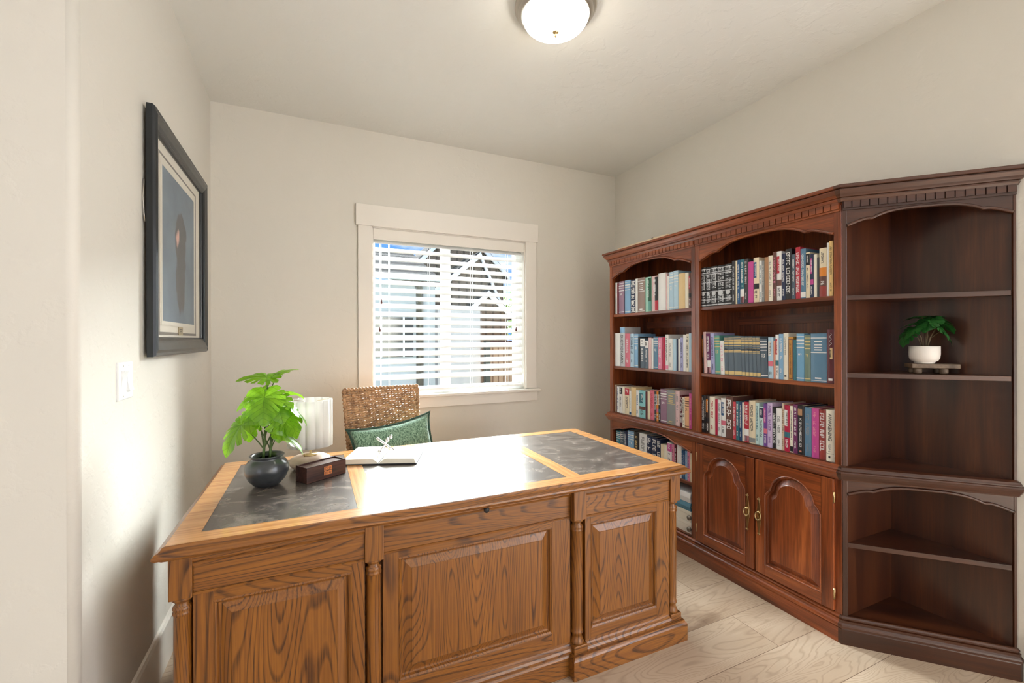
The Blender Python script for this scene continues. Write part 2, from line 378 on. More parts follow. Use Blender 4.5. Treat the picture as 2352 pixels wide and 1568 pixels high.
# left wall with its bullnose corner and the short return that faces the doorway
m = MB(); R = .022; arc = [(XL - R + R * math.cos(a), YJ + R - R * math.sin(a)) for a in [i * PI / 16 for i in range(9)]]
poly = [(XL, YB + .15), ] + arc + [(-2.4, YJ), (-2.4, YB + .15)]
n = len(poly); vs = [(p[0], p[1], z) for z in (0, ZC) for p in poly]
m.add(vs, [list(range(n)), list(range(n, 2 * n))[::-1]]); 
for i in range(n): m.add([vs[i], vs[(i + 1) % n], vs[n + (i + 1) % n], vs[n + i]], [(0, 1, 2, 3)], 1 <= i <= 8)
m.build('wall_left', M_WALL, None, kind='structure')
holewall('wall_far_left', 1, -2.53, -2.4, -2.4, YJ, -2.05, -.65, .22, 2.38)
wallobj('wall_front', [(-2.4, XR, -2.53, -2.4, 0, ZC)])
bp = [(0, 0), (.014, 0), (.014, .165), (.008, .175), (0, .178)]
m = MB(); m.mould([(XL, YB), (XL, YJ + R)], [(-o, z) for o, z in bp]); m.build('baseboard_left', M_TRIM, None, kind='structure')
m = MB(); m.mould([(XL + .016, YB), (2.09, YB)], bp); m.build('baseboard_back', M_TRIM, None, kind='structure')
m = MB(); m.mould([(XR, .70), (XR, .1)], bp); m.build('baseboard_right', M_TRIM, None, kind='structure')

# ------------------------------------------------------------ window with casing, frame and glass
win = empty('window_1', (0, YB, 0)); tag(win, kind='structure')
boxobj('head_casing', M_TRIM, win, .291, 1.692, -.026, 0, 2.101, 2.246, .0015)
boxobj('side_casing', M_TRIM, win, .305, WX0, -.02, 0, .925, 2.101, .0015)
boxobj('side_casing', M_TRIM, win, WX1, 1.677, -.02, 0, .925, 2.101, .0015)
boxobj('window_sill', M_TRIM, win, .276, 1.706, -.045, .10, .899, .920, .004)
boxobj('apron', M_TRIM, win, .301, 1.684, -.02, 0, .823, .899, .0015)
m = MB()
for b in ((WX0, WX0 + .008), (WX1 - .008, WX1)): m.box(b[0], b[1], 0, .15, .92, 2.101)
m.box(WX0, WX1, 0, .15, 2.094, 2.101); m.build('jamb', M_TRIM, win)
m = MB(); fy0, fy1 = .085, .135
for x0, x1, z0, z1 in ((WX0 + .008, WX1 - .008, .92, .965), (WX0 + .008, WX1 - .008, 2.05, 2.094), (WX0 + .008, WX0 + .03, .965, 2.05), (WX1 - .055, WX1 - .008, .965, 2.05)): m.box(x0, x1, fy0, fy1, z0, z1)
m.build('frame', M_VINYL, win, .002)
m = MB(); m.box(.918, .960, fy0 - .006, fy1, .965, 2.05); m.box(.935, .990, fy0 + .012, fy1, .965, 2.05); m.build('mullion', M_VINYL, win, .002)
m = MB(); m.box(WX0 + .03, .92, .108, .112, .965, 2.05); m.build('glass_pane', M_GLASS, win)
m = MB(); m.box(.985, WX1 - .055, .120, .124, .965, 2.05); m.build('glass_pane', M_GLASS, win)
# made-up openings beside the camera, added to let fill light in
w2 = empty('added_opening_right', (XR, 0, 0)); tag(w2, kind='structure'); m = MB()
for y0, y1, z0, z1 in ((-2.1, .1, .22, .28), (-2.1, .1, 2.32, 2.38), (-2.1, -2.04, .28, 2.32), (.04, .1, .28, 2.32), (-1.03, -.97, .28, 2.32)): m.box(.04, .09, y0, y1, z0, z1)
m.build('frame', M_VINYL, w2, .002)  # frame of the made-up right opening, added, out of view
w3 = empty('added_opening_left', (-2.4, 0, 0)); tag(w3, kind='structure'); m = MB()  # second made-up opening, frame for the added left fill
for y0, y1, z0, z1 in ((-2.05, -.65, .22, .28), (-2.05, -.65, 2.32, 2.38), (-2.05, -1.99, .28, 2.32), (-.71, -.65, .28, 2.32)): m.box(-.09, -.04, y0, y1, z0, z1)
m.build('frame', M_VINYL, w3, .002)  # frame of the made-up left opening, added, out of view

# ------------------------------------------------------------ the slatted blind
bl = empty('window_blind', (0, YB, 0)); tag(bl, 'white horizontal slat blind hanging half open inside the window casing', 'blind')
m = MB(); m.box(WX0 + .009, WX1 - .009, .001, .016, 2.018, 2.0939); m.box(WX0 + .012, WX1 - .012, .018, .06, 2.035, 2.09); m.build('valance', M_TRIM, bl, .003)
ang = math.radians(46); sw = .046; zs = [2.011, 1.954, 1.895, 1.837, 1.78, 1.725, 1.669, 1.613, 1.557, 1.499, 1.442, 1.385, 1.33, 1.273, 1.216, 1.16, 1.104, 1.047]
for i, z in enumerate(zs):
    m = MB(); ca, sa = math.cos(ang), math.sin(ang); top = []; bot = []
    for k in range(7):
        w_ = -sw / 2 + sw * k / 6; cr_ = .003 * (1 - (2 * k / 6 - 1) ** 2)
        top.append((.040 + w_ * ca - cr_ * sa, z + w_ * sa + cr_ * ca + .0012)); bot.append((.040 + w_ * ca - cr_ * sa, z + w_ * sa + cr_ * ca - .0012))
    pr = top + bot[::-1]; m.prism(pr, 0, WX0 + .012, WX1 - .013); m.build('slat', M_BLIND, bl)
m = MB(); m.box(WX0 + .012, WX1 - .013, .018, .062, .942, .960); m.build('bottom_rail', M_BLIND, bl, .003)
for x in (.462, .52, .808, 1.14, 1.44):
    m = MB()
    for dy in (.016, .064): m.tube([(x, dy, 2.03), (x, dy, .955)], .0009, 5)
    m.build('ladder_cord', M_BLIND, bl)
for x, z in ((.462, 1.60), (.450, 1.405), (1.506, 1.415)):
    c = MB(); c.tube([(x, .006, 2.03), (x, .006, z)], .0009, 5); c = c.build('pull_cord', M_BLIND, bl)
    m = MB(); m.lathe([(.0, .0), (.006, .002), (.0075, .012), (.004, .026), (.003, .034), (0, .035)], (x, .006, z - .034), 12); m.build('tassel', plain('cord_tassel_wood', srgb(88, 40, 34), .4), c)
# ------------------------------------------------------------ the desk
desk = empty('executive_desk', (-.354, 1.4455, 0), -.0106)
tag(desk, 'large oak double pedestal desk with three dark leather insets in its top', 'desk')
DW, DD = 1.835, .888
m = MB(); prof = [(-.072, .765), (-.004, .765), (.001, .7635), (.004, .758), (.008, .754), (.014, .7515), (.019, .746), (.020, .740), (.016, .734), (.008, .7315), (.002, .726), (-.005, .7245), (-.072, .7245)]
ring = [(0, 0), (DW, 0), (DW, DD), (0, DD)]
m.mould(ring, prof, closed=True); m.build('top_frame', [OAK_X, TOP_X], desk)
tf = desk.children[-1] if desk.children else None
tf = [o for o in COL.objects if o.name.startswith('top_frame')][-1]
for p in tf.data.polygons:
    if p.normal.z > .9 and p.center.z > .7645: p.material_index = 1
for x in (.4955, 1.285):
    boxobj('divider_board', TOP_Y, desk, x, x + .062, .072, DD - .072, .7245, .765)
for x0, x1 in ((.072, .4955), (.5575, 1.285), (1.347, DW - .072)):
    m = MB(); m.box(x0 + .0006, x1 - .0006, .0726, DD - .0726, .745, .7642); m.build('leather_inset', M_LEATHER, desk)
F0 = .022     # face of the corner blocks
def block_column(x0, x1, y0, d, tag_=None):
    xc, r = (x0 + x1) / 2, (x1 - x0) / 2
    m = MB()
    # block with an arched foot: octagonal chamfer
    m.box(x0, x1, y0, y0 + d, .605, .7242)
    p = [(r * .98, .605), (r * .93, .597), (r * .72, .592)]; m.lathe([(0, .589), (r * .6, .589)] + p[::-1] + [(0, .605)], (xc, y0 + r, 0), 28)
    col = m.build('column_capital', OAK_Z, desk, .002)
    m = MB(); rr = r * .86
    m.lathe([(0, .592), (rr * .78, .592), (rr * .70, .583), (rr * .95, .579), (rr * 1.02, .573), (rr * .92, .567), (rr * .99, .563), (rr * 1.0, .558), (rr * .9, .554), (rr * .92, .40), (rr * .90, .19), (rr * .86, .168), (rr * 1.0, .162), (rr * 1.0, .156), (rr * .8, .151), (rr * .78, .140), (rr * .98, .130), (rr * 1.08, .120), (rr * 1.1, .114), (0, .114)], (xc, y0 + r, 0), 32)
    m.build('turned_column', OAK_Z, desk)
    m = MB(); m.box(x0 - .002, x1 + .002, y0 - .002, y0 + d, .085, .116); m.build('column_plinth', OAK_X, desk, .002)
for (x0, x1, y0) in ((.006, .060, F0), (.513, .571, F0), (1.288, 1.346, F0), (1.779, 1.833, F0)): block_column(x0, x1, y0, .06)
def raised(x0, x1, z0, z1, y, mat, name='raised_panel', axis=1, parent=None, b=.030, lip=.012):
    """moulded frame edge stepping in, then a field raised with a wide bevel; y is the frame face"""
    def rect(i, d):
        a = [(x0 + i, z0 + i), (x1 - i, z0 + i), (x1 - i, z1 - i), (x0 + i, z1 - i)]
        return [(p[0], y + d, p[1]) if axis == 1 else (y + d, p[0], p[1]) for p in a]
    m = MB(); m.loops([rect(0, 0), rect(.004, -.003), rect(.009, .001), rect(lip, .009), rect(lip + .003, .012), rect(lip + .006, .012), rect(lip + b, .001), rect(lip + b + .002, -.001)], cap1=True)
    return m.build(name, mat, parent)
def bay(x0, x1, px0, px1, y, z_low, pz0, pz1, name):
    """apron, stiles, rails and raised panel of one front bay; y = frame face"""
    m = MB(); m.box(x0, x1, y - .004, y + .02, .689, .7242); m.prism([(y - .010, .7242), (y - .010, .705), (y - .006, .700), (y - .002, .690), (y - .002, .7242)], 0, x0, x1); m.build('top_moulding', OAK_X, desk)
    boxobj('frieze_board', OAK_X, desk, x0, x1, y - .002, y + .02, .615, .690, .002)
    m = MB(); m.prism([(y + .02, .615), (y - .002, .615), (y - .0005, .610), (y, .606), (y + .02, .606)], 0, x0, x1)
    m.box(px0, px1, y, y + .02, pz1, .606); m.build('upper_rail', OAK_X, desk)
    boxobj('stile', OAK_Z, desk, x0, px0, y, y + .02, z_low, .606, .001); boxobj('stile', OAK_Z, desk, px1, x1, y, y + .02, z_low, .606, .001)
    boxobj('lower_rail', OAK_X, desk, px0, px1, y, y + .02, z_low, pz0, .001)
    raised(px0, px1, pz0, pz1, y, OAK_Z, parent=desk)
YP, YC = .034, .052
bay(.060, .513, .107, .474, YP, .12, .160, .580, 'left'); bay(.571, 1.288, .622, 1.206, YC, .12, .175, .587, 'centre'); bay(1.346, 1.779, 1.372, 1.710, YP, .12, .160, .580, 'right')
def plinth(path, name):
    m = MB(); m.mould(path, [(-.02, 0), (.0, 0), (.0, .072), (-.004, .078), (-.008, .082), (-.008, .086), (-.02, .086)]); m.build(name, OAK_X, desk)
def ogee(x0, x1, y): m = MB(); m.prism([(y + .02, .086), (y - .016, .086), (y - .016, .094), (y - .012, .102), (y - .005, .108), (y - .001, .113), (y, .122), (y + .02, .122)], 0, x0, x1); m.build('base_moulding', OAK_X, desk)
for x0, x1, y in ((.060, .513, YP), (.571, 1.288, YC), (1.346, 1.779, YP)): ogee(x0, x1, y)
plinth([(-.012, DD - .03), (-.012, .0), (.585, .0), (.585, .09)], 'plinth')
plinth([(1.273, .09), (1.273, .0), (DW + .016, .0), (DW + .016, DD - .03)], 'plinth')
plinth([(.565, .035), (1.293, .035)], 'plinth')
# the sides, back and inner pedestals
for sx, x0, x1, in ((-1, .008, .03), (1, DW - .03, DW - .008)):
    boxobj('side_panel', OAK_Y if False else OAK_Z, desk, x0, x1, .08, DD - .05, .08, .7242, .001)
    boxobj('corner_post', OAK_Z, desk, x0 - .002 if sx < 0 else x1 - .05, x0 + .05 if sx < 0 else x1 + .002, DD - .08, DD - .025, 0.0 if False else .08, .7242, .003)
for x0, x1, nm in ((.03, .50, 'l'), (1.32, DW - .03, 'r')):
    boxobj('pedestal_case', OAK_Z, desk, x0, x1, .06, DD - .05, .0, .7242)
    z = .09
    for h in (.28, .15, .15):
        d = boxobj('drawer', OAK_X, desk, x0 + .02, x1 - .02, DD - .05, DD - .03, z, z + h - .012, .004)
        k = MB(); k.tube([((x0 + x1) / 2 - .045, DD - .03, z + h / 2), ((x0 + x1) / 2 - .04, DD - .01, z + h / 2), ((x0 + x1) / 2 + .04, DD - .01, z + h / 2), ((x0 + x1) / 2 + .045, DD - .03, z + h / 2)], .004, 8); k.build('drawer_pull', M_BRASS, d); z += h
boxobj('modesty_panel', OAK_Z, desk, .50, 1.32, .073, .085, .086, .7242)
boxobj('kneehole_drawer', OAK_X, desk, .51, 1.31, .5, DD - .04, .63, .7242, .003)
m = MB(); m.lathe([(0, -.012), (.005, -.012), (.005, 0), (.0105, .002), (.0105, .007), (.007, .011), (0, .012)], (0, 0, 0), 20)
m.v = [(p[0] + .925, -p[2] + .028, p[1] + .708) for p in m.v]; m.build('slide_knob', M_BLACK, desk)
# ------------------------------------------------------------ bookcases
def arch_z(t, zend, zap):
    """underside of a scalloped valance: hollow shoulder, small nick, then a flat arch"""
    t = min(t, 1 - t); h = zap - zend
    if t < .17: u = t / .17; return zend + h * (.47 * math.sin(u * PI / 2) ** 1.15 - (.07 * max(0, (u - .82) / .18)))
    u = (t - .17) / .33; return zend + h * (.44 + .56 * (1 - (1 - u) ** 3.2))
def valance(parent, x0, x1, zt, zend, zap, y, th, mat):
    N = 120; e = [(x0 + (x1 - x0) * i / N, arch_z(i / N, zend, zap)) for i in range(N + 1)]
    e[0] = (x0, zend); e[-1] = (x1, zend)
    m = MB()
    f = [(p[0], y, p[1]) for p in e]; ft = [(p[0], y, zt) for p in e]; b = [(p[0], y + th, p[1]) for p in e]; bt = [(p[0], y + th, zt) for p in e]
    m.loops([ft, f, b, bt, ft], close=False)
    for k in (0, N): m.add([ft[k], f[k], b[k], bt[k]], [(0, 1, 2, 3)])
    v = m.build('arched_valance', mat, parent)
    q = MB(); q.tube([(p[0], y - .003, p[1] + .004) for p in e], .0065, 8); q.build('bead', mat, v)
CROWN = [(o, z if z < 1.8 else 1.903 + (z - 1.893) * .87) for o, z in [(0, 1.893), (.008, 1.893), (.010, 1.898), (.013, 1.904), (.013, 1.909), (.009, 1.9105), (.009, 1.9125), (.017, 1.914), (.020, 1.919), (.026, 1.927), (.031, 1.937), (.034, 1.943), (.034, 1.948), (.027, 1.9490), (.027, 1.952), (.038, 1.953), (.041, 1.956), (.041, 1.966), (.039, 1.970), (-.01, 1.970), (-.01, 1.893)]]
WAIST = [(0, .7025), (.010, .7025), (.012, .708), (.017, .716), (.023, .727), (.025, .733), (.027, .737), (.025, .742), (.018, .744), (.018, .747), (.014, .752), (.012, .758), (.0, .7645), (-.01, .7645), (-.01, .7025)]
BASEM = [(0, .118), (.004, .116), (.009, .111), (.009, .106), (.004, .105), (.004, .102), (.012, .100), (.012, .090), (.017, .084), (.019, .078), (.019, .070), (-.01, .070), (-.01, .118)]
PLIN = [(-.01, 0), (.016, 0), (.016, .064), (.014, .070), (-.01, .070)]
DEP = .372
def moulds(root, path, mat=None):
    for nm, pf in (('crown_moulding', CROWN), ('waist_moulding', WAIST), ('base_moulding', BASEM), ('plinth', PLIN)):
        m = MB(); m.mould(path, pf); m.build(nm, mat or CH_X, root)
def dentils(root, x0, x1, n, y=0.0, mat=None):
    m = MB(); m.box(x0, x1, y - .004, y + .001, 1.868, 1.903)
    p = (x1 - x0) / n
    for i in range(n): m.box(x0 + i * p + p * .07, x0 + (i + 1) * p - p * .07, y - .011, y - .003, 1.8755, 1.9025)
    m.box(x0, x1, y - .0055, y, 1.866, 1.8705); m.build('dentil_moulding', mat or CH_X, root)
def case(root, w, shelves, path, left_open=False, deep=DEP):
    for x0, x1 in ((0, .022), (w - .022, w)):
        boxobj('side_panel', CH_Z, root, x0 + .0002, x1 - .0002, .006, deep, .004, 1.955)
    for x0, x1 in ((0, .030), (w - .030, w)):
        boxobj('face_stile', CH_Z, root, x0, x1, 0, .02, .07, 1.893, .0015)
    boxobj('back_panel', CH_Z, root, .022, w - .022, deep - .012, deep, .07, 1.955)
    boxobj('top_board', CH_X, root, .022, w - .022, .02, deep - .012, 1.93, 1.95)
    boxobj('waist_board', CH_X, root, .022, w - .022, .0, deep - .012, .7405, .7645)
    boxobj('bottom_board', CH_X, root, .022, w - .022, .0, deep - .012, .098, .118)
    for z in shelves: boxobj('shelf', CH_X, root, .023, w - .023, .012, deep - .013, z - .020, z, .002)
    m = MB(); m.box(.022, w - .022, deep - .03, deep - .012, 1.40, 1.45); m.build('back_rail', CH_X, root)
    moulds(root, path); dentils(root, .004, w - .004, int(round(w / .0315)))
wn, ww = .8207, .7948
narrow = empty('open_bookcase', (2.0925, 2.7497, 0), -PI / 2)
tag(narrow, 'cherry bookcase beside the window wall, open from top to bottom and filled with books', 'bookcase')
case(narrow, wn, (1.503, 1.113, .443), [(0, DEP), (0, 0), (wn, 0)])
valance(narrow, .030, wn - .030, 1.868, 1.775, 1.852, .002, .016, CH_X); valance(narrow, .030, wn - .030, .7025, .628, .692, .002, .016, CH_X)
wide = empty('cabinet_bookcase', (2.0925, 1.929, 0), -PI / 2)
tag(wide, 'cherry bookcase with two arched panel doors below three rows of books', 'bookcase')
case(wide, ww, (1.503, 1.113), [(0, 0), (ww - .008, 0)])
valance(wide, .030, ww - .030, 1.868, 1.770, 1.852, .002, .016, CH_X)
def arch_poly(x0, x1, z0, zs, za, N=30):
    """closed CCW outline in (x,z) of a cathedral panel"""
    w = x1 - x0; xc = (x0 + x1) / 2; pts = [(x0, z0), (x1, z0), (x1, zs)]
    top = []
    for i in range(N + 1):
        t = i / N; x = x1 - w * t; s = abs(2 * t - 1)
        if s > .80: z = zs + (za - zs) * .28 * (1 - (s - .80) / .20) ** .7
        else: z = zs + (za - zs) * (.28 + .72 * math.sqrt(max(0, 1 - (s / .80) ** 2)) ** 1.15)
        top.append((x, z))
    pts += top[1:]
    return pts
def door(root, x0, x1, hx, hinge):
    z0, z1 = .126, .699; y = -.016; th = .018
    d = empty('door', (0, 0, 0), 0, root)
    A = arch_poly(x0 + .050, x1 - .050, z0 + .052, .525, .655)
    m = MB(); n = len(A)
    # stiles and bottom rail
    m.box(x0, x0 + .050, y, y + th, z0, z1); m.box(x1 - .050, x1, y, y + th, z0, z1); st = m.build('door_stile', CH_Z, d, .002)
    m = MB(); m.box(x0 + .050, x1 - .050, y, y + th, z0, z0 + .052); m.build('lower_door_rail', CH_X, d); m = MB()
    top = A[2:]                              # from right spring to left spring
    f = [(p[0], y, p[1]) for p in top]; ft = [(p[0], y, z1) for p in top]; b = [(p[0], y + th, p[1]) for p in top]; bt = [(p[0], y + th, z1) for p in top]
    m.loops([ft, f, b, bt, ft], close=False); m.build('upper_door_rail', CH_X, d)
    L = [[(p[0], y + q, p[1]) for p in inset(A, i)] for i, q in ((-.001, -.001), (.002, -.004), (.006, .000), (.009, .010), (.012, .014), (.015, .014), (.040, .001), (.043, -.0015))]
    m = MB(); m.loops(L); m.add(L[-1], [list(range(len(A)))]); m.build('raised_panel', CH_Z, d)
    h = MB(); c = (hx, y - .001, .411)
    prof = [(-.095, .002), (-.088, .006), (-.082, .0025), (-.078, .004), (-.03, .010), (-.018, .013), (0, .011), (.018, .013), (.03, .010), (.078, .004), (.082, .0025), (.088, .006), (.095, .002)]
    o1 = [(c[0] - w_, c[2] + z) for z, w_ in prof]; o2 = [(c[0] + w_, c[2] + z) for z, w_ in prof]
    h.prism(o1 + o2[::-1], 1, c[1] - .003, c[1] + .001)
    for s in (-1, 1):
        for dx in (-.005, .005): h.sphere((c[0] + dx, c[1] - .003, c[2] + s * .087), .0035, 10, 6)
    h.sphere((c[0], c[1] - .003, c[2] + .022), .006, 12, 8); hp = h.build('handle', M_BRASS, d, .0008)
    g = MB(); g.tube([(c[0] + .0155 * math.sin(a), c[1] - .010 - .004 * math.cos(a), c[2] + .004 - .019 * math.cos(a) * 1.0) for a in [2 * PI * i / 24 for i in range(25)]], .0028, 8); g.build('pull_ring', M_BRASS, d)
    for z in (.20, .62):
        k = MB(); k.tube([(hinge, y + .004, z - .024), (hinge, y + .004, z + .024)], .004, 8); k.build('hinge', M_BRASS, d)
door(wide, .022, .391, .355, .020); door(wide, .399, .768, .420, .7705)
# angled end unit
EL = .5585; EA = math.radians(-46.63)
end = empty('corner_bookcase', (2.0925, 1.134, 0), EA)
tag(end, 'empty corner shelf unit in shade-darkened cherry, angled, right of the other bookcases', 'bookcase')
ce, se = math.cos(EA), math.sin(EA)
def toloc(X, Y): dx, dy = X - 2.0925, Y - 1.134; return (dx * ce + dy * se, -dx * se + dy * ce)
cA, cB = toloc(2.466, 1.132), toloc(2.466, .735)     # back corner at the wall, right end at the wall
def shape(e=0.0): return [(.012 + e, .0 + e * .5), (EL - .012 - e, .0 + e * .5), (cB[0] - .012 - e, cB[1] + .008 + e), (cA[0], cA[1] - .012 - e)]
def slab(name, z0, z1, poly, mat): m = MB(); m.prism(poly, 2, z0, z1); return m.build(name, mat, end, .0015)
inner = [(.021, .004), (EL - .012, .004), (EL - .010, .012), (cA[0] - .004, cA[1] - .014)]
for z0, z1, nm in ((1.479, 1.499, 'shelf'), (1.145, 1.165, 'shelf'), (.412, .432, 'shelf'), (.7405, .7645, 'waist_board'), (.098, .118, 'bottom_board'), (1.93, 1.95, 'top_board')): slab(nm, z0, z1, inner, SHADE_X)
def panel2(name, p, q, th, z0, z1, mat):
    P, Q = Vector(p), Vector(q); d = (Q - P).normalized(); nn = Vector((-d.y, d.x)) * th
    m = MB(); m.prism([tuple(P), tuple(Q), tuple(Q + nn), tuple(P + nn)], 2, z0, z1); return m.build(name, mat, end)
panel2('side_panel', (.008, .008), (cA[0] - .003, cA[1] - .003), -.012, .004, 1.955, SHADE_Z)
panel2('back_panel', (cA[0] - .004, cA[1] - .016), (EL - .004, .008), .010, .004, 1.955, SHADE_Z)
boxobj('face_stile', SHADE_Z, end, .002, .020, -.0, .02, .07, 1.893, .0015); boxobj('face_stile', SHADE_Z, end, EL - .008, EL + .001, -.0, .012, .07, 1.893, .0015)
moulds(end, [toloc(2.0925, 1.1422), (0, 0), (EL - .003, 0), toloc(2.4815, 1.134 + (EL - .003) * math.sin(EA))], SHADE_X); dentils(end, .004, EL, 18, mat=SHADE_X)
valance(end, .020, EL - .008, 1.868, 1.796, 1.850, .002, .014, SHADE_X); valance(end, .020, EL - .008, .7025, .638, .688, .002, .014, SHADE_X)
# ------------------------------------------------------------ picture, switch, ceiling lamp
pic = empty('framed_picture', (-.539, 2.428, 1.709)); PW, PH = .452, .456
tag(pic, 'black framed print of a misty standing figure hanging on the left wall', 'picture')
def ringYZ(i, x): return [(x, -PW + i, -PH + i), (x, PW - i, -PH + i), (x, PW - i, PH - i), (x, -PW + i, PH - i)]
m = MB(); m.loops([ringYZ(*q) for q in ((.012, .010), (0, .012), (0, .030), (.006, .038), (.014, .036), (.024, .040), (.050, .034), (.060, .028), (.066, .030), (.072, .024), (.074, .018), (.074, .012), (.012, .010))]); m.build('frame', M_FRAME, pic)
boxobj('backing_board', M_BLACK, pic, .006, .010, -PW + .015, PW - .015, -PH + .015, PH - .015)
def sheet(name, mat, x, y0, y1, z0, z1, th=.0015): return boxobj(name, mat, pic, x, x + th, y0, y1, z0, z1)
sheet('mat_board', M_MAT, .0115, -PW + .07, PW - .07, -PH + .07, PH - .07)
def matring(name, mat, x, a, b):
    m = MB(); o = [(x, a[0], a[2]), (x, a[1], a[2]), (x, a[1], a[3]), (x, a[0], a[3])]; i = [(x, b[0], b[2]), (x, b[1], b[2]), (x, b[1], b[3]), (x, b[0], b[3])]
    m.loops([[(x - .0012, p[1], p[2]) for p in o], o, i, [(x - .0012, p[1], p[2]) for p in i]]); return m.build(name, mat, pic)
A_ = (-.274, .252, -.318, .300)
matring('grey_mat_line', M_MATG, .0142, (A_[0] - .042, A_[1] + .042, A_[2] - .055, A_[3] + .042), (A_[0] - .034, A_[1] + .034, A_[2] - .044, A_[3] + .034))
matring('inner_mat', M_MAT, .0148, (A_[0] - .016, A_[1] + .016, A_[2] - .016, A_[3] + .016), A_)
art = empty('tmp', parent=pic); bpy.data.objects.remove(art)
m = MB(); m.box(.0128, .0138, A_[0], A_[1], A_[2], A_[3]); m.build('art_print', M_ART, pic)
pl = sheet('name_plate', plain('aged_brass_plate', srgb(176, 158, 120), .4), .0145, -.045, .025, -.373, -.337, .0022)
m = MB()
for z, a, b in ((-.348, -.034, .014), (-.355, -.026, .008), (-.362, -.03, .012)): m.box(.0166, .0172, a, b, z - .0018, z + .0018)
m.build('engraved_lines', M_BLACK, pl)
m = MB(); m.box(.0195, .0205, -PW + .073, PW - .073, -PH + .073, PH - .073); m.build('glass', M_PGLASS, pic)
m = MB(); m.tube([(.006, -.452, .18), (.004, -.458, .12), (.006, -.456, .06), (.008, -.45, .03)], .0018, 6); m.build('hanging_wire', M_NICKEL, pic)

sw_ = empty('light_switch', (-.539, 1.801, 1.184)); tag(sw_, 'white double rocker light switch plate below the picture on the left wall', 'light switch')
m = MB(); m.loops([[(x, -a, -b), (x, a, -b), (x, a, b), (x, -a, b)] for x, a, b in ((0, .062, .060), (.003, .062, .060), (.006, .059, .057), (.0065, .056, .054))], cap1=True); m.build('wall_plate', M_VINYL, sw_)
for y0, s in ((-.041, 1), (.006, -1)):
    m = MB(); z0, z1 = -.033, .033; xa, xb = (.0065, .015) if s > 0 else (.015, .0065)
    m.add([(.002, y0, z0), (.002, y0 + .035, z0), (.002, y0 + .035, z1), (.002, y0, z1), (xa, y0, z0), (xa, y0 + .035, z0), (xb, y0 + .035, z1), (xb, y0, z1), (.008, y0, 0), (.008, y0 + .035, 0)],
          [(0, 1, 2, 3), (4, 8, 9, 5), (8, 7, 6, 9), (0, 4, 5, 1), (2, 6, 7, 3), (0, 3, 7, 8, 4), (1, 5, 9, 6, 2)]); m.build('rocker', M_VINYL, sw_, .0008)
for y in (-.023, .023):
    for z in (-.048, .048):
        m = MB(); m.sphere((.0062, y, z), .003, 10, 6, (.3, 1, 1)); m.build('screw', M_NICKEL, sw_)

cl = empty('ceiling_light', (.975, 1.655, ZC)); tag(cl, 'round flush ceiling light with frosted glass bowl and nickel ring', 'ceiling light')
m = MB(); m.lathe([(.12, 0), (.166, 0), (.176, -.006), (.178, -.016), (.170, -.024), (.160, -.028), (.164, -.034), (.162, -.042), (.152, -.050), (.146, -.054), (.142, -.050), (.12, -.03)], (0, 0, 0), 64); m.build('metal_ring', M_NICKEL, cl)
m = MB(); m.lathe([(.143, -.046)] + [(.143 * math.cos(a), -.050 - .068 * math.sin(a)) for a in [i * PI / 2 / 16 for i in range(1, 17)]], (0, 0, 0), 64); m.build('glass_bowl', M_LAMPG, cl)
m = MB(); m.lathe([(0, -.116), (.014, -.116), (.015, -.120), (.009, -.124), (.005, -.127), (.0055, -.133), (.004, -.139), (0, -.141)], (0, 0, 0), 20); m.build('finial', M_BRASS, cl)

# ------------------------------------------------------------ things on the desk
ZD = .7652
def leaf(parent, p, az, pitch, size, mat, droop=.35, fold=.18, roll=0.0, seed=0, wid=1.0):
    """split monstera leaf: p = stalk joint, az = heading of the tip, pitch = tip rise"""
    rnd = random.Random(seed); n, rings = 160, 7
    prof = [(0, 1.0), (15, .88), (40, .76), (75, .70), (105, .68), (135, .62), (158, .50), (172, .30), (180, .05)]
    slits = [(-122, .58), (-98, .42), (-75, .38), (-54, .42), (-34, .55), (35, .54), (55, .41), (76, .38), (99, .42), (123, .58)]
    slits = [(a + rnd.uniform(-4, 4), b) for a, b in slits if rnd.random() < .86]
    def rad(th):
        a = abs(th)
        for (a0, r0), (a1, r1) in zip(prof, prof[1:]):
            if a <= a1:
                u = (a - a0) / (a1 - a0); u = u * u * (3 - 2 * u); r = r0 + (r1 - r0) * u; break
        for c, dpt in slits:
            d = abs(th - c)
            if d < 3.6: r *= dpt + (1 - dpt) * (d / 3.6) ** .8
        return r
    ths = [-180 + 360 * i / n for i in range(n)]
    L = []
    for k in range(1, rings + 1):
        s = k / rings; row = []
        for th in ths:
            r0 = rad(th); base = 1.0
            r = r0 * s; x = r * math.sin(math.radians(th)) * wid; y = r * math.cos(math.radians(th))
            z = fold * abs(x) - droop * (x * x * 1.2 + max(0, y) ** 2 * .9) + .02 * math.sin(th * .14 + seed) * s
            row.append((x, y + .0, z))
        L.append(row)
    m = MB(); m.loops(L, smooth=True); b = len(m.v); m.v.append((0, 0, 0)); 
    for i in range(n): m.f.append([b, (i + 1) % n, i]); m.sm.append(True)
    o = m.build('leaf', mat, parent)
    o.matrix_local = Matrix.Translation(p) @ Matrix.Rotation(az, 4, 'Z') @ Matrix.Rotation(pitch, 4, 'X') @ Matrix.Rotation(roll, 4, 'Y') @ Matrix.Scale(size, 4)
    return o
pot = empty('potted_monstera', (-.146, 1.905, ZD)); tag(pot, 'tall bright green split-leaf plant in a round charcoal glazed pot on the desk', 'potted plant')
m = MB(); m.lathe([(0, 0), (.036, 0), (.046, .006), (.062, .024), (.073, .048), (.075, .064), (.072, .080), (.064, .093), (.054, .100), (.052, .105), (.058, .109), (.060, .113), (.057, .116), (.051, .113), (.046, .106), (.046, .098), (0, .098)], (0, 0, 0), 48); m.build('pot', M_POT, pot)
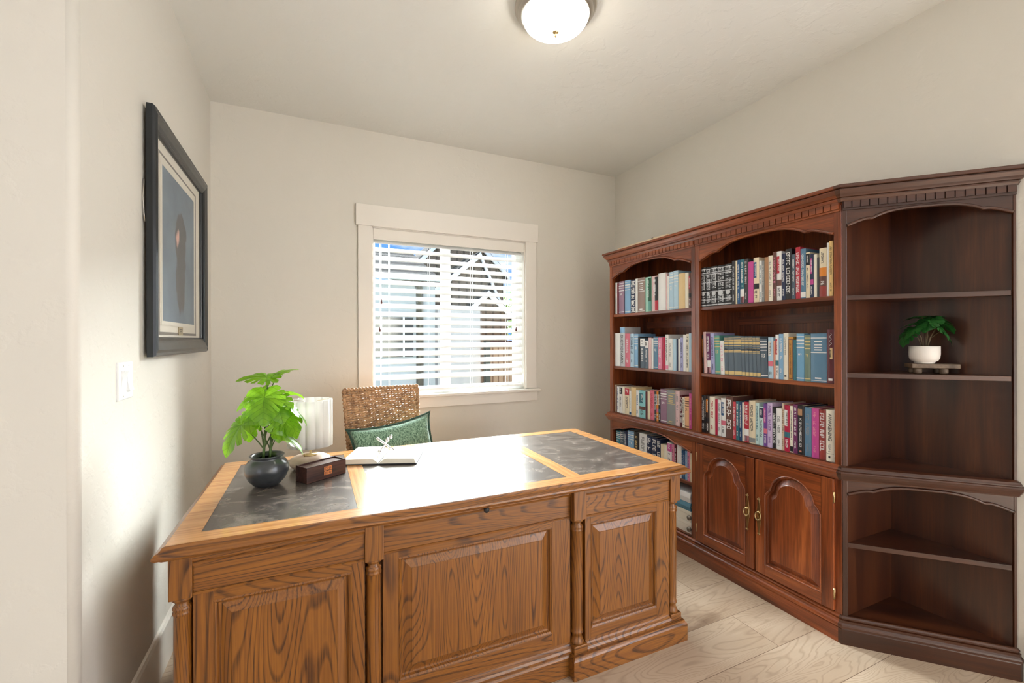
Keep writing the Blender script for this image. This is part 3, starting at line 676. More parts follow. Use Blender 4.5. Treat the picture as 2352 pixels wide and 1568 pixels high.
m = MB(); m.lathe([(0, .0995), (.045, .0995)], (0, 0, 0), 24); m.build('soil', M_SOIL, pot)
def stalk(pts, r=.0024):
    P = [Vector(p) for p in pts]; out = []
    for i in range(13):
        t = i / 12; q = P[0] * (1 - t) ** 2 + P[1] * 2 * t * (1 - t) + P[2] * t * t; out.append(q)
    m = MB(); m.tube(out, [r * (1.25 - .45 * i / 12) for i in range(13)], 8); m.build('stem', M_STEM, pot)
# plant leaves: joint (x right, y away, z up), tip heading az, pitch, size
PX = lambda dx, dz, dy=0.0: Vector((dx, dy, dz))
LV = [(PX(-.002, .405, .02), 80, 10, 0.104, 0, M_LEAF, .9), (PX(-.030, .350, .03), 100, -28, 0.095, 1, M_LEAF, 1), (PX(.030, .415, .05), -60, 24, 0.090, 2, M_LEAF, .75),
      (PX(-.005, .335, -.035), 172, -52, 0.104, 3, M_LEAF, 1), (PX(.030, .315, -.01), -150, -45, 0.090, 4, M_LEAF, 1), (PX(.052, .345, .03), -70, -5, 0.081, 5, M_LEAF, .8),
      (PX(-.082, .235, -.02), 120, -48, 0.113, 6, M_LEAF, 1.05), (PX(-.050, .255, .03), 150, -60, 0.090, 7, M_LEAF, 1), (PX(.060, .270, .0), -120, -50, 0.108, 8, M_LEAF, 1.0),
      (PX(.040, .255, -.03), -160, -58, 0.090, 9, M_LEAF, .95), (PX(.075, .290, .02), -95, -35, 0.099, 10, M_LEAF, 1.0), (PX(.045, .195, -.02), -95, -30, 0.113, 11, M_LEAF, .8), (PX(-.03, .29, -.01), 150, -50, 0.090, 12, M_LEAF, .95)]
trunk = [((-.012, 0, .10), (-.006, .0, .22), (.006, .0, .33)), ((.010, .004, .10), (.016, 0, .2), (.02, .005, .34))]
for tr in trunk: stalk(tr, .0042)
for i, (p, az, pt_, sz, sd, mt, wd) in enumerate(LV):
    base = Vector(trunk[i % 2][0]) * .45 + Vector(trunk[i % 2][1]) * .55 if p.z > .30 else Vector(trunk[i % 2][0]) * .7 + Vector(trunk[i % 2][1]) * .3
    if p.z > .33: base = Vector(trunk[i % 2][2]) * .8 + Vector(trunk[i % 2][1]) * .2
    stalk((base, (base + p) * .5 + Vector((0, 0, .015)), p), .0019)
    leaf(pot, p, math.radians(az), math.radians(pt_), sz, mt, seed=sd, wid=wd, roll=math.radians((sd * 37) % 30 - 15))

lamp = empty('table_lamp', (.004, 2.085, ZD)); tag(lamp, 'small table lamp with scalloped white shade and round stone base behind the plant', 'lamp')
m = MB(); m.lathe([(0, 0), (.05, 0), (.066, .004), (.080, .018), (.083, .030), (.078, .042), (.062, .052), (.046, .055), (0, .055)], (0, 0, 0), 40); m.build('base', M_STONE, lamp)
m = MB(); m.lathe([(0, .055), (.030, .055), (.030, .059), (.006, .060), (.0045, .062), (.0045, .20), (0, .20)], (0, 0, 0), 24); m.build('pole', M_BRASS, lamp)
m = MB(); m.lathe([(0, 0), (.003, 0), (.003, .008), (.0045, .010), (.003, .014), (0, .015)], (-.022, -.028, .053), 12); m.build('switch_knob', M_BRASS, lamp)
L = []
for z in (.095, .17, .2, .292):
    L.append([((.081 + .0095 * abs(math.sin(7 * a)) ** .8) * math.cos(a), (.081 + .0095 * abs(math.sin(7 * a)) ** .8) * math.sin(a), z) for a in [2 * PI * i / 168 for i in range(168)]])
m = MB(); m.loops(L, smooth=True); o = m.build('lamp_shade', M_SHADE, lamp); sd_ = o.modifiers.new('thick', 'SOLIDIFY'); sd_.thickness = .0015
m = MB()
for k in range(3): a = 2 * PI * k / 3 + .4; m.tube([(0, 0, .20), (.03 * math.cos(a), .03 * math.sin(a), .284), (.081 * math.cos(a), .081 * math.sin(a), .288)], .0012, 6)
m.build('shade_spider', M_BRASS, lamp)

box = empty('wooden_pencil_box', (-.009, 1.848, ZD), math.atan2(.092, .146)); tag(box, 'long dark wooden box with sunken lid and orange square emblem on its front', 'box')
BL, BW, BH = .172, .075, .060
m = MB(); m.loops([[(a, b, z) for a, b in ((i, i), (BL - i, i), (BL - i, BW - i), (i, BW - i))] for i, z in ((0, 0), (0, BH), (.006, BH), (.006, BH - .005))], cap0=True); m.build('body', M_BOX, box, .0008)
boxobj('sliding_lid', M_BOX, box, .007, BL - .007, .007, BW - .007, BH - .009, BH - .005, .001)
m = MB(); c0 = (BL * .52, BH * .52); s_ = .0165
for sx in (-1, 1):
    for sz in (-1, 1):
        m.prism([(c0[0] + sx * .0015, c0[1] + sz * .0015), (c0[0] + sx * s_, c0[1] + sz * .0015), (c0[0] + sx * s_, c0[1] + sz * s_), (c0[0] + sx * .0015, c0[1] + sz * s_)], 1, -.0008, .001)
e_ = m.build('orange_emblem', M_INLAY, box)
m = MB()
for sx in (-1, 1):
    for sz in (-1, 1):
        m.tube([(c0[0] + sx * .009 + .004 * math.cos(a), -.0011, c0[1] + sz * .009 + .004 * math.sin(a)) for a in [2 * PI * i / 12 for i in range(13)]], .0008, 5)
m.build('carved_line', M_BOX, e_)

book = empty('open_book', (.275, 2.0, ZD), math.radians(-21)); tag(book, 'open dark-covered book lying flat under a silver ornament', 'book')
BD, HW = .235, .155
def half(sgn):
    N = 14; top = []; 
    for i in range(N + 1):
        u = i / N; x = .003 + (HW - .006) * u; top.append((x, .0055 + .021 * (min(1, u / .18)) ** .55 * (1 - .10 * u) if u > 0 else .008))
    xe = top[-1][0]; bot = [(xe + .010, .0048), (.004, .0048)]; poly = [(sgn * p[0], p[1]) for p in top + bot]
    m = MB(); m.prism(poly, 1, .003, BD - .003); m.build('page_block', M_PAPER, book)
    lines = MB()
    for s2 in range(3):
        xs = sgn * (xe - .002 - s2 * 0); pass
    m = MB(); m.prism([(sgn * 0, .0012), (sgn * .012, .0), (sgn * (HW + .010), .0), (sgn * (HW + .010), .004), (sgn * .012, .0042), (0, .005)], 1, 0, BD); m.build('cover', M_COVER, book, .0005)
half(1); half(-1)
orn = empty('jack_ornament', (.275 + .045, 2.0 + .105, ZD + .027), .3); tag(orn, 'silver jack shaped ornament standing on the open book', 'ornament')
m = MB(); C = Vector((0, 0, .037)); R_ = .050
tripod = [Vector((math.cos(a) * .80, math.sin(a) * .80, .60)).normalized() for a in (.35, .35 + 2 * PI / 3, .35 + 4 * PI / 3)]
for i, d in enumerate(tripod):
    if i == 1: m.tube([C - d * R_, C - d * .02, C, C + d * .02, C + d * R_], [.0058, .0048, .0040, .0048, .0058], 10)
    else:
        m.tube([C - d * R_ * .92, C, C + d * R_ * .92], [.0032, .0044, .0032], 10)
        for s in (-1, 1): m.sphere(tuple(C + d * s * R_ * .93), .0092, 14, 10)
zmin = min(v[2] for v in m.v); m.v = [(v[0], v[1], v[2] - zmin) for v in m.v]; m.build('jack', M_CHROME, orn)

# ------------------------------------------------------------ wicker chair and cushion
ch = empty('wicker_chair', (.425, 2.675, 0), math.radians(10)); tag(ch, 'brown woven rattan chair tucked behind the desk below the window', 'chair')
LEAN = math.tan(math.radians(9))
def bw(z): u = (z - .45) / .59; return .205 + .023 * u
def yb(z): return .02 + (z - .45) * LEAN
m = MB(); rows = 43
for r in range(rows):
    z = .46 + (1.014 - .46) * r / (rows - 1); w = bw(z); pts = []
    N = 72
    for i in range(N + 1):
        x = -w + 2 * w * i / N; st = 11; ph = (x + w) / (2 * w) * st * PI
        pts.append((x, yb(z) + (.0045 if r % 2 else -.0045) * math.cos(ph) - .02 * (1 - (x / w) ** 2) * -.6, z + .0012 * math.sin(i * 1.7 + r)))
    m.tube(pts, .0066, 6)
m.build('woven_back', M_WICKER, ch)
m = MB()
for k in range(12):
    x = -1 + 2 * k / 11
    m.tube([(x * bw(z) * .985, yb(z) + .012 * (1 - x * x), z) for z in (.44, .6, .8, 1.014)], .004, 6)
m.build('stakes', M_WICKER, ch)
m = MB()
edge = [(-bw(z), yb(z), z) for z in [.44 + .565 * i / 20 for i in range(21)]] + [(-bw(1.02) + 2 * bw(1.02) * i / 24, yb(1.02) + .012 * (1 - (2 * i / 24 - 1) ** 2), 1.020) for i in range(25)] + [(bw(z), yb(z), z) for z in [1.005 - .565 * i / 20 for i in range(21)]]
m.tube(edge, .009, 8)
for ph in (0, PI):
    q = []
    E_ = [Vector(p) for p in edge]; tot = 0
    for i in range(len(E_) - 1):
        seg = E_[i + 1] - E_[i]; k = 5
        for j in range(k):
            p = E_[i] + seg * (j / k); a = tot * 150 + ph; t = seg.normalized(); b1 = Vector((0, 1, 0)); b2 = t.cross(b1); q.append(p + (b1 * math.cos(a) + b2 * math.sin(a)) * .0085); tot += seg.length / k
    m.tube(q, .0045, 6)
m.build('braided_rim', M_WICKER, ch)
m = MB()
for r in range(34):
    y = -.36 + r * .011; m.tube([(x, y, .425 + (.003 if (i + r) % 2 else -.003)) for i, x in enumerate([-.215 + .43 * j / 20 for j in range(21)])], .0065, 6)
m.build('woven_seat', M_WICKER, ch)
m = MB(); 
for p, q in (((-.22, -.37), (.22, -.37)), ((.22, -.37), (.21, .02)), ((.21, .02), (-.21, .02)), ((-.21, .02), (-.22, -.37))): m.tube([(p[0], p[1], .415), (q[0], q[1], .415)], .014, 8)
m.build('seat_rail', M_WICKER, ch)
for x, y in ((-.2, -.345), (.2, -.345), (-.2, .01), (.2, .01)):
    m = MB(); m.tube([(x, y, .41), (x * 1.02, y * 1.01, .2), (x * 1.04, y * 1.02, 0)], [.016, .016, .014], 10); m.build('leg', M_WICKER, ch)
pi_ = empty('green_cushion', (.452, 2.552, .648), 0); tag(pi_, 'green chenille cushion with dark piping leaning on the wicker chair', 'cushion')
m = MB(); N = 26; f = []; b = []
def pl_(i, j, s):
    u, v = 2 * i / N - 1, 2 * j / N - 1; e = (1 - u ** 2) * (1 - v ** 2); k = 1 - .07 * (1 - abs(u) ** 4) * abs(v) ** 2 
    k2 = 1 - .10 * (1 - abs(v) ** 4) * abs(u) ** 2
    return (u * .235 * k2, s * .075 * (max(0, e) ** .42), v * .205 * (1 - .13 * (1 - u ** 2) * (1 if v > 0 else .5) * abs(v)))
for s in (-1, 1):
    vs = [pl_(i, j, s) for j in range(N + 1) for i in range(N + 1)]
    m.add(vs, [(j * (N + 1) + i, j * (N + 1) + i + 1, (j + 1) * (N + 1) + i + 1, (j + 1) * (N + 1) + i) for j in range(N) for i in range(N)], True)
pb = m.build('cushion_body', M_PILLOW, pi_)
bd = [pl_(i, 0, 0) for i in range(N)] + [pl_(N, j, 0) for j in range(N)] + [pl_(N - i, N, 0) for i in range(N)] + [pl_(0, N - j, 0) for j in range(N)]
m = MB(); m.tube([Vector(p) * 1.02 for p in bd + bd[:2]], .0045, 8, False)
m.loops([[tuple(Vector(p) * 1.0) for p in bd], [tuple(Vector(p) * 1.055) for p in bd]]); m.build('piping', M_PILLOWB, pi_)
pi_.rotation_euler = (math.radians(-14), math.radians(-7), math.radians(6))

# ------------------------------------------------------------ small plant and riser in the corner unit
def E2(x, y, z=0.0): return Vector((2.0925 + x * ce - y * se, 1.134 + x * se + y * ce, z))
rp = E2(.330, .066, 1.1655); rs = empty('wooden_riser', rp, EA); tag(rs, 'small grey wooden footed riser under the white plant pot', 'riser')
M_RIS = cane('weathered_riser_wood', srgb(74, 58, 44), srgb(120, 100, 80))
boxobj('board', M_RIS, rs, -.078, .078, -.036, .036, .024, .042, .002)
for x in (-.055, .030):
    for y in (-.022, .022): 
        m = MB(); m.lathe([(0, 0), (.012, 0), (.0145, .006), (.0145, .018), (.012, .024), (0, .024)], (x, y, 0), 16); m.build('foot', M_RIS, rs)
sp_ = empty('small_monstera', E2(.306, .066, 1.1655 + .0425), EA); tag(sp_, 'small dark green leafy plant in a white pot on the corner shelf', 'potted plant')
m = MB(); m.lathe([(0, 0), (.034, 0), (.036, .004), (.036, .007), (.045, .012), (.052, .022), (.054, .040), (.054, .074), (.052, .075), (.050, .072), (.050, .062), (0, .062)], (0, 0, 0), 40); m.build('pot', M_POTW, sp_)
m = MB(); m.lathe([(0, .063), (.049, .063)], (0, 0, 0), 20); m.build('soil', M_SOIL, sp_)
SL = [(-.045, .128, -.02, 95, -35), (-.03, .145, .02, 70, -12), (.005, .150, -.02, 140, -30), (.03, .135, -.025, -125, -42), (.05, .145, .0, -80, -25), (.02, .165, .02, -40, 5), (-.01, .165, .01, 60, 0), (.035, .16, .02, -100, -10), (-.06, .115, .0, 110, -50), (.06, .12, .01, -110, -45)]
for i, (x, z, y, az, pt_) in enumerate(SL):
    z = .062 + (z - .062) * 1.38; x = x * .98 + .006
    m = MB(); m.tube([(x * .15, y * .2, .06), (x * .4, y * .6, .11), (x, y, z)], .0013, 6); m.build('stem', M_STEMB, sp_)
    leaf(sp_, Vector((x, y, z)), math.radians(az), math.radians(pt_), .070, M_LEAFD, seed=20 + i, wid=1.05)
sp_.scale = (.93, .93, .97)
# cream board lying on top of the open bookcase
bo = empty('cream_board', (2.0925 - .012, 2.7497 - .11, 1.9705), -PI / 2); tag(bo, 'thin cream board lying along the top edge of the open bookcase', 'board')
boxobj('panel', plain('cream_board_paint', srgb(236, 214, 180), .6), bo, 0, .50, .0, .22, 0, .017, .001); 
boxobj('bracket', M_BOX, bo, .355, .367, -.002, .02, .017, .021, .001)
# flat stack at the bottom of the open bookcase
BST = [('storage_box', .118, .072, srgb(244, 240, 228), 'lower cream archival box at the bottom of the open bookcase', 'box'), ('storage_box', .1905, .066, srgb(240, 236, 222), 'upper cream archival box, stacked below the blue album', 'box'),
       ('photo_album', .2570, .050, srgb(92, 146, 172), 'thick blue album lying flat on the cream boxes', 'album'), ('ring_binder', .3075, .060, srgb(236, 238, 240), 'white binder lying flat, topmost of the stack under the low shelf', 'binder')]
for i, (nm, z, h, c, lb, ct) in enumerate(BST):
    o = empty(nm, (2.118, 2.7497 - .36, z + .0006), -PI / 2); tag(o, lb, ct, 'flat stack in the open bookcase' if ct == 'box' else None)
    mt = plain('stack_%s_%d' % (ct, i), c, .5)
    w0, w1 = 0, .40; 
    if ct == 'box':
        boxobj('box_body', mt, o, w0, w1, .004, .30, 0, h - .020); boxobj('box_lid', mt, o, w0 - .0, w1 + .004, 0, .304, h - .022, h - .001, .002)
        k = MB(); k.lathe([(0, -.001), (.014, -.001), (.014, .010), (0, .010)], (0, 0, 0), 16); k.v = [(p[0] + w1 - .012, -p[2] + .002, p[1] + h * .40) for p in k.v]; k.build('finger_ring', plain('pewter', (.35, .33, .3), .4, .8), o)
    else:
        m = MB(); m.prism([(0, 0), (.30, 0), (.30, .004), (.010, .004), (.003, h * .5), (.010, h - .005), (.30, h - .005), (.30, h - .001), (0, h - .001), (-.006, h * .5)], 0, w0, w1); m.build('cover', mt, o, .001)
        boxobj('pages', M_PAGES, o, w0 + .003, w1 - .003, .012, .294, .0045, h - .0055)
# ------------------------------------------------------------ books, one object each: (place along shelf, thickness, height, cover, accent, spine style, feature)
BOOKS_W1 = [(1.9025, 0.061, 0.232, 'black', 'silver', 'enc', 'ornate silver patterned spine'),
 (1.8545, 0.035, 0.229, 'black', 'silver', 'enc', 'ornate silver patterned spine'),
 (1.8155, 0.043, 0.23, 'black', 'silver', 'enc', 'ornate silver patterned spine'),
 (1.7685, 0.051, 0.228, 'black', 'silver', 'enc', 'ornate silver patterned spine'),
 (1.7205, 0.045, 0.228, 'black', 'silver', 'enc', 'ornate silver patterned spine'),
 (1.6865, 0.023, 0.24, 'charcoal', 'silver', 'text', ''),
 (1.672, 0.006, 0.238, 'cream', 'grey', 'plain', ''),
 (1.6575, 0.023, 0.239, 'blue', 'white', 'text', 'white lettering'),
 (1.634, 0.024, 0.239, 'teal', 'white', 'tricolour', 'white and red lower half'),
 (1.611, 0.022, 0.238, 'charcoal', 'white', 'text', 'white lettering'),
 (1.584, 0.032, 0.218, 'magenta', 'pink', 'plain', ''),
 (1.552, 0.032, 0.234, 'cream', 'blue', 'blocks', ''),
 (1.5285, 0.015, 0.215, 'white', 'teal', 'text', ''),
 (1.514, 0.014, 0.213, 'grey', 'white', 'text', ''),
 (1.496, 0.022, 0.227, 'tan', 'brown', 'plain', ''),
 (1.4735, 0.023, 0.231, 'ivory', 'grey', 'text', ''),
 (1.452, 0.02, 0.246, 'brown', 'pink', 'text', ''),
 (1.429, 0.026, 0.244, 'white', 'red', 'blocks', 'red and black blocks'),
 (1.4065, 0.019, 0.229, 'navy', 'white', 'text', ''),
 (1.382, 0.03, 0.247, 'black', 'white', 'big', 'large white lettering'),
 (1.3575, 0.019, 0.217, 'slate', 'white', 'text', ''),
 (1.3365, 0.023, 0.247, 'red', 'white', 'big', 'white lettering'),
 (1.3125, 0.025, 0.235, 'steel blue', 'white', 'foot', 'white label at its foot'),
 (1.2905, 0.019, 0.214, 'cream', 'black', 'head', 'black and pink top'),
 (1.273, 0.016, 0.203, 'navy', 'magenta', 'blocks', 'magenta and teal blocks'),
 (1.2575, 0.015, 0.199, 'ivory', 'tan', 'plain', ''),
 (1.247, 0.006, 0.183, 'charcoal', 'grey', 'plain', ''),
 (1.226, 0.036, 0.221, 'cream', 'orange', 'sunset', 'orange, brown and red bands'),
 (1.2045, 0.007, 0.241, 'white', 'grey', 'plain', ''),
 (1.1915, 0.019, 0.247, 'yellow', 'black', 'text', 'black script')]
BOOKS_W2 = [(1.9165, 0.023, 0.224, 'black', 'orange', 'text', ''),
 (1.886, 0.038, 0.243, 'pale pink', 'brown', 'plain', ''),
 (1.852, 0.03, 0.233, 'plum', 'white', 'tricolour', 'white lettering'),
 (1.823, 0.028, 0.234, 'lavender', 'navy', 'text', ''),
 (1.791, 0.036, 0.22, 'sea green', 'gold', 'bands', 'black and gold bands'),
 (1.759, 0.028, 0.192, 'white', 'pink', 'text', ''),
 (1.732, 0.026, 0.214, 'blue-grey', 'gold', 'set', 'gold bands'),
 (1.7015, 0.035, 0.215, 'blue-grey', 'gold', 'set', 'gold bands'),
 (1.6605, 0.047, 0.216, 'blue-grey', 'gold', 'set', 'gold bands'),
 (1.627, 0.02, 0.214, 'blue-grey', 'gold', 'set', 'gold bands'),
 (1.6055, 0.023, 0.214, 'blue-grey', 'gold', 'set', 'gold bands'),
 (1.5825, 0.023, 0.214, 'blue-grey', 'gold', 'set', 'gold bands'),
 (1.5605, 0.021, 0.213, 'blue-grey', 'gold', 'set', 'gold bands'),
 (1.5385, 0.023, 0.213, 'blue-grey', 'gold', 'set', 'gold bands'),
 (1.5075, 0.039, 0.2, 'slate', 'white', 'bands', 'white title lines'),
 (1.474, 0.028, 0.209, 'pale blue', 'white', 'blocks', ''),
 (1.4555, 0.009, 0.192, 'salmon', 'gold', 'plain', ''),
 (1.4415, 0.019, 0.222, 'white', 'red', 'blocks', 'red and black blocks'),
 (1.4205, 0.023, 0.225, 'light blue', 'white', 'text', ''),
 (1.3965, 0.025, 0.229, 'ivory', 'grey', 'dot', ''),
 (1.3725, 0.023, 0.211, 'gold', 'brown', 'frame', 'brown border'),
 (1.353, 0.016, 0.196, 'teal', 'green', 'plain', ''),
 (1.3265, 0.037, 0.225, 'sky blue', 'white', 'bands', 'white bands'),
 (1.2935, 0.029, 0.218, 'sage green', 'gold', 'bands', 'gold bands'),
 (1.244, 0.07, 0.225, 'steel blue', 'white', 'ref', 'two white bands'),
 (1.1915, 0.035, 0.241, 'maroon', 'white', 'script', 'white script and gold label')]
BOOKS_W3 = [(1.914, 0.018, 0.217, 'black', 'white', 'text', ''),
 (1.8985, 0.013, 0.219, 'black', 'white', 'text', ''),
 (1.8865, 0.011, 0.219, 'black', 'white', 'text', ''),
 (1.8655, 0.031, 0.218, 'dark brown', 'orange', 'blocks', 'orange figure'),
 (1.8305, 0.039, 0.216, 'ivory', 'red', 'text', 'faded red lettering'),
 (1.8025, 0.017, 0.203, 'crimson', 'white', 'plain', ''),
 (1.782, 0.024, 0.205, 'white', 'grey', 'text', ''),
 (1.7545, 0.031, 0.216, 'white', 'blue', 'blocks', 'blue lower half'),
 (1.717, 0.044, 0.229, 'brown', 'white', 'big', 'white lettering'),
 (1.685, 0.02, 0.205, 'coral red', 'white', 'text', ''),
 (1.6645, 0.021, 0.21, 'teal', 'white', 'text', 'white lettering'),
 (1.6455, 0.017, 0.209, 'deep blue', 'white', 'text', 'white lettering'),
 (1.631, 0.012, 0.209, 'ivory', 'grey', 'plain', ''),
 (1.6105, 0.029, 0.213, 'red', 'white', 'tricolour', 'white lettering and purple foot'),
 (1.5775, 0.037, 0.224, 'cream', 'grey', 'foot', ''),
 (1.5485, 0.021, 0.216, 'pale aqua', 'teal', 'text', ''),
 (1.526, 0.024, 0.199, 'pale aqua', 'navy', 'head', 'blue top'),
 (1.5035, 0.021, 0.218, 'purple', 'magenta', 'blocks', 'magenta disc'),
 (1.4795, 0.027, 0.225, 'lilac', 'purple', 'text', ''),
 (1.456, 0.02, 0.206, 'black', 'white', 'big', 'white lettering'),
 (1.4315, 0.029, 0.204, 'white', 'grey', 'text', 'grey lettering'),
 (1.411, 0.012, 0.232, 'beige', 'brown', 'text', ''),
 (1.391, 0.028, 0.225, 'crimson', 'white', 'blocks', 'white title block'),
 (1.369, 0.016, 0.224, 'ivory', 'black', 'foot', 'black foot'),
 (1.3505, 0.021, 0.234, 'plum', 'white', 'text', 'white lettering'),
 (1.324, 0.032, 0.232, 'black', 'tan', 'photo', 'tan picture at its top'),
 (1.292, 0.032, 0.228, 'steel blue', 'grey', 'text', 'speckled'),
 (1.2595, 0.033, 0.228, 'magenta', 'pink', 'text', 'speckled'),
 (1.228, 0.03, 0.227, 'brick red', 'white', 'big', 'white lettering'),
 (1.1965, 0.033, 0.23, 'ivory', 'black', 'awake', 'bold black title'),
 (1.1755, 0.009, 0.234, 'white', 'grey', 'plain', '')]
BOOKS_N1 = [(2.7045, 0.021, 0.241, 'white', 'grey', 'plain', ''),
 (2.684, 0.02, 0.235, 'dark red', 'white', 'plain', ''),
 (2.6435, 0.061, 0.244, 'mauve', 'white', 'bands', 'white bands'),
 (2.5725, 0.063, 0.244, 'light blue', 'white', 'bands', 'white title block'),
 (2.514, 0.046, 0.239, 'navy', 'white', 'enc', 'white patterned lettering'),
 (2.4765, 0.025, 0.242, 'white', 'grey', 'plain', ''),
 (2.4265, 0.075, 0.243, 'taupe', 'white', 'ref', 'white bands'),
 (2.3565, 0.057, 0.238, 'mint green', 'green', 'split', 'dark green side'),
 (2.293, 0.062, 0.237, 'pale pink', 'black', 'split', 'black and red side'),
 (2.227, 0.066, 0.248, 'white', 'grey', 'plain', ''),
 (2.1875, 0.013, 0.24, 'pale pink', 'grey', 'plain', ''),
 (2.1715, 0.015, 0.22, 'white', 'grey', 'plain', ''),
 (2.1455, 0.037, 0.243, 'pale blue', 'white', 'bands', 'white labels'),
 (2.1065, 0.041, 0.247, 'pale blue', 'white', 'bands', 'white labels'),
 (2.0575, 0.053, 0.223, 'sand', 'tan', 'plain', ''),
 (2.017, 0.028, 0.221, 'ivory', 'grey', 'plain', ''),
 (1.992, 0.022, 0.217, 'brown', 'red', 'blocks', '')]
BOOKS_N2 = [(2.6985, 0.073, 0.249, 'white', 'grey', 'plain', ''),
 (2.633, 0.058, 0.292, 'silver', 'black', 'dictionary', 'title DICTIONARY in black letters'),
 (2.5755, 0.057, 0.245, 'rose', 'white', 'text', ''),
 (2.5255, 0.043, 0.243, 'pale blue', 'navy', 'text', ''),
 (2.483, 0.042, 0.24, 'light blue', 'white', 'bands', ''),
 (2.451, 0.022, 0.219, 'black', 'tan', 'plain', ''),
 (2.416, 0.048, 0.211, 'slate', 'white', 'head', 'white title block'),
 (2.375, 0.034, 0.196, 'blue-grey', 'white', 'head', 'white top label'),
 (2.343, 0.03, 0.213, 'pale pink', 'grey', 'plain', ''),
 (2.3185, 0.019, 0.208, 'white', 'grey', 'plain', ''),
 (2.287, 0.044, 0.22, 'steel blue', 'white', 'bands', 'white bands'),
 (2.246, 0.038, 0.213, 'pink', 'white', 'text', ''),
 (2.213, 0.028, 0.215, 'crimson', 'red', 'plain', ''),
 (2.1855, 0.027, 0.232, 'white', 'pink', 'foot', 'pink lower part'),
 (2.1535, 0.037, 0.206, 'white', 'grey', 'text', ''),
 (2.1195, 0.031, 0.203, 'pale blue', 'grey', 'plain', ''),
 (2.0965, 0.015, 0.203, 'navy', 'white', 'plain', ''),
 (2.08, 0.018, 0.202, 'white', 'grey', 'plain', ''),
 (2.0595, 0.023, 0.211, 'lavender', 'navy', 'text', ''),
 (2.036, 0.024, 0.229, 'white', 'grey', 'plain', ''),
 (2.013, 0.022, 0.233, 'ivory', 'black', 'big', 'black lettering'),
 (1.991, 0.022, 0.237, 'pale blue', 'white', 'plain', '')]
BOOKS_N3 = [(2.731, 0.018, 0.204, 'cream', 'grey', 'plain', ''),
 (2.711, 0.022, 0.201, 'brown', 'tan', 'text', ''),
 (2.685, 0.03, 0.195, 'white', 'blue', 'text', ''),
 (2.6535, 0.033, 0.197, 'white', 'black', 'head', 'black title panel'),
 (2.6225, 0.029, 0.198, 'ivory', 'grey', 'plain', ''),
 (2.5835, 0.049, 0.197, 'cream', 'red', 'head', 'red top'),
 (2.5475, 0.023, 0.177, 'white', 'blue', 'foot', 'blue foot'),
 (2.5105, 0.051, 0.205, 'sand', 'grey', 'plain', ''),
 (2.468, 0.034, 0.188, 'white', 'blue', 'text', ''),
 (2.4195, 0.063, 0.19, 'aqua', 'teal', 'blocks', 'teal blocks'),
 (2.378, 0.02, 0.187, 'maroon', 'white', 'plain', ''),
 (2.355, 0.026, 0.194, 'cream', 'grey', 'plain', ''),
 (2.3215, 0.041, 0.202, 'rose', 'red', 'text', ''),
 (2.292, 0.018, 0.198, 'charcoal', 'white', 'text', ''),
 (2.273, 0.02, 0.2, 'orange', 'white', 'blocks', ''),
 (2.254, 0.018, 0.202, 'black', 'white', 'blocks', ''),
 (2.2165, 0.057, 0.222, 'mauve', 'white', 'bands', 'white bands'),
 (2.1505, 0.075, 0.221, 'grey', 'gold', 'ref', 'gold title'),
 (2.095, 0.036, 0.223, 'pale pink', 'grey', 'text', ''),
 (2.0665, 0.021, 0.197, 'maroon', 'white', 'big', 'white lettering'),
 (2.046, 0.02, 0.188, 'ivory', 'black', 'text', ''),
 (2.019, 0.034, 0.193, 'peach', 'brown', 'bands', ''),
 (1.9885, 0.027, 0.217, 'magenta', 'pink', 'text', '')]
BOOKS_N4 = [(2.687, 0.05, 0.183, 'teal blue', 'white', 'bands', ''),
 (2.6405, 0.043, 0.19, 'slate', 'white', 'bands', ''),
 (2.598, 0.042, 0.198, 'navy', 'silver', 'text', ''),
 (2.5425, 0.069, 0.208, 'light blue', 'white', 'bands', 'pale bands'),
 (2.4795, 0.057, 0.209, 'black', 'gold', 'text', 'gold lettering'),
 (2.413, 0.076, 0.214, 'white', 'grey', 'text', 'grey lettering'),
 (2.3505, 0.049, 0.21, 'navy', 'white', 'big', 'large white lettering'),
 (2.3025, 0.047, 0.209, 'navy', 'white', 'big', 'large white lettering'),
 (2.2615, 0.035, 0.206, 'navy', 'white', 'big', 'large white lettering'),
 (2.229, 0.03, 0.178, 'cream', 'grey', 'plain', ''),
 (2.199, 0.03, 0.18, 'ivory', 'grey', 'plain', ''),
 (2.164, 0.04, 0.203, 'white', 'magenta', 'head', 'magenta top'),
 (2.1335, 0.021, 0.199, 'pink', 'maroon', 'text', ''),
 (2.1125, 0.021, 0.195, 'maroon', 'white', 'text', ''),
 (2.083, 0.038, 0.21, 'white', 'grey', 'plain', ''),
 (2.0565, 0.015, 0.176, 'blue', 'white', 'text', ''),
 (2.0415, 0.015, 0.178, 'blue', 'white', 'text', ''),
 (2.0255, 0.017, 0.18, 'light blue', 'white', 'text', ''),
 (2.0065, 0.021, 0.182, 'pink', 'blue', 'text', ''),
 (1.984, 0.024, 0.185, 'cream', 'yellow', 'plain', '')]
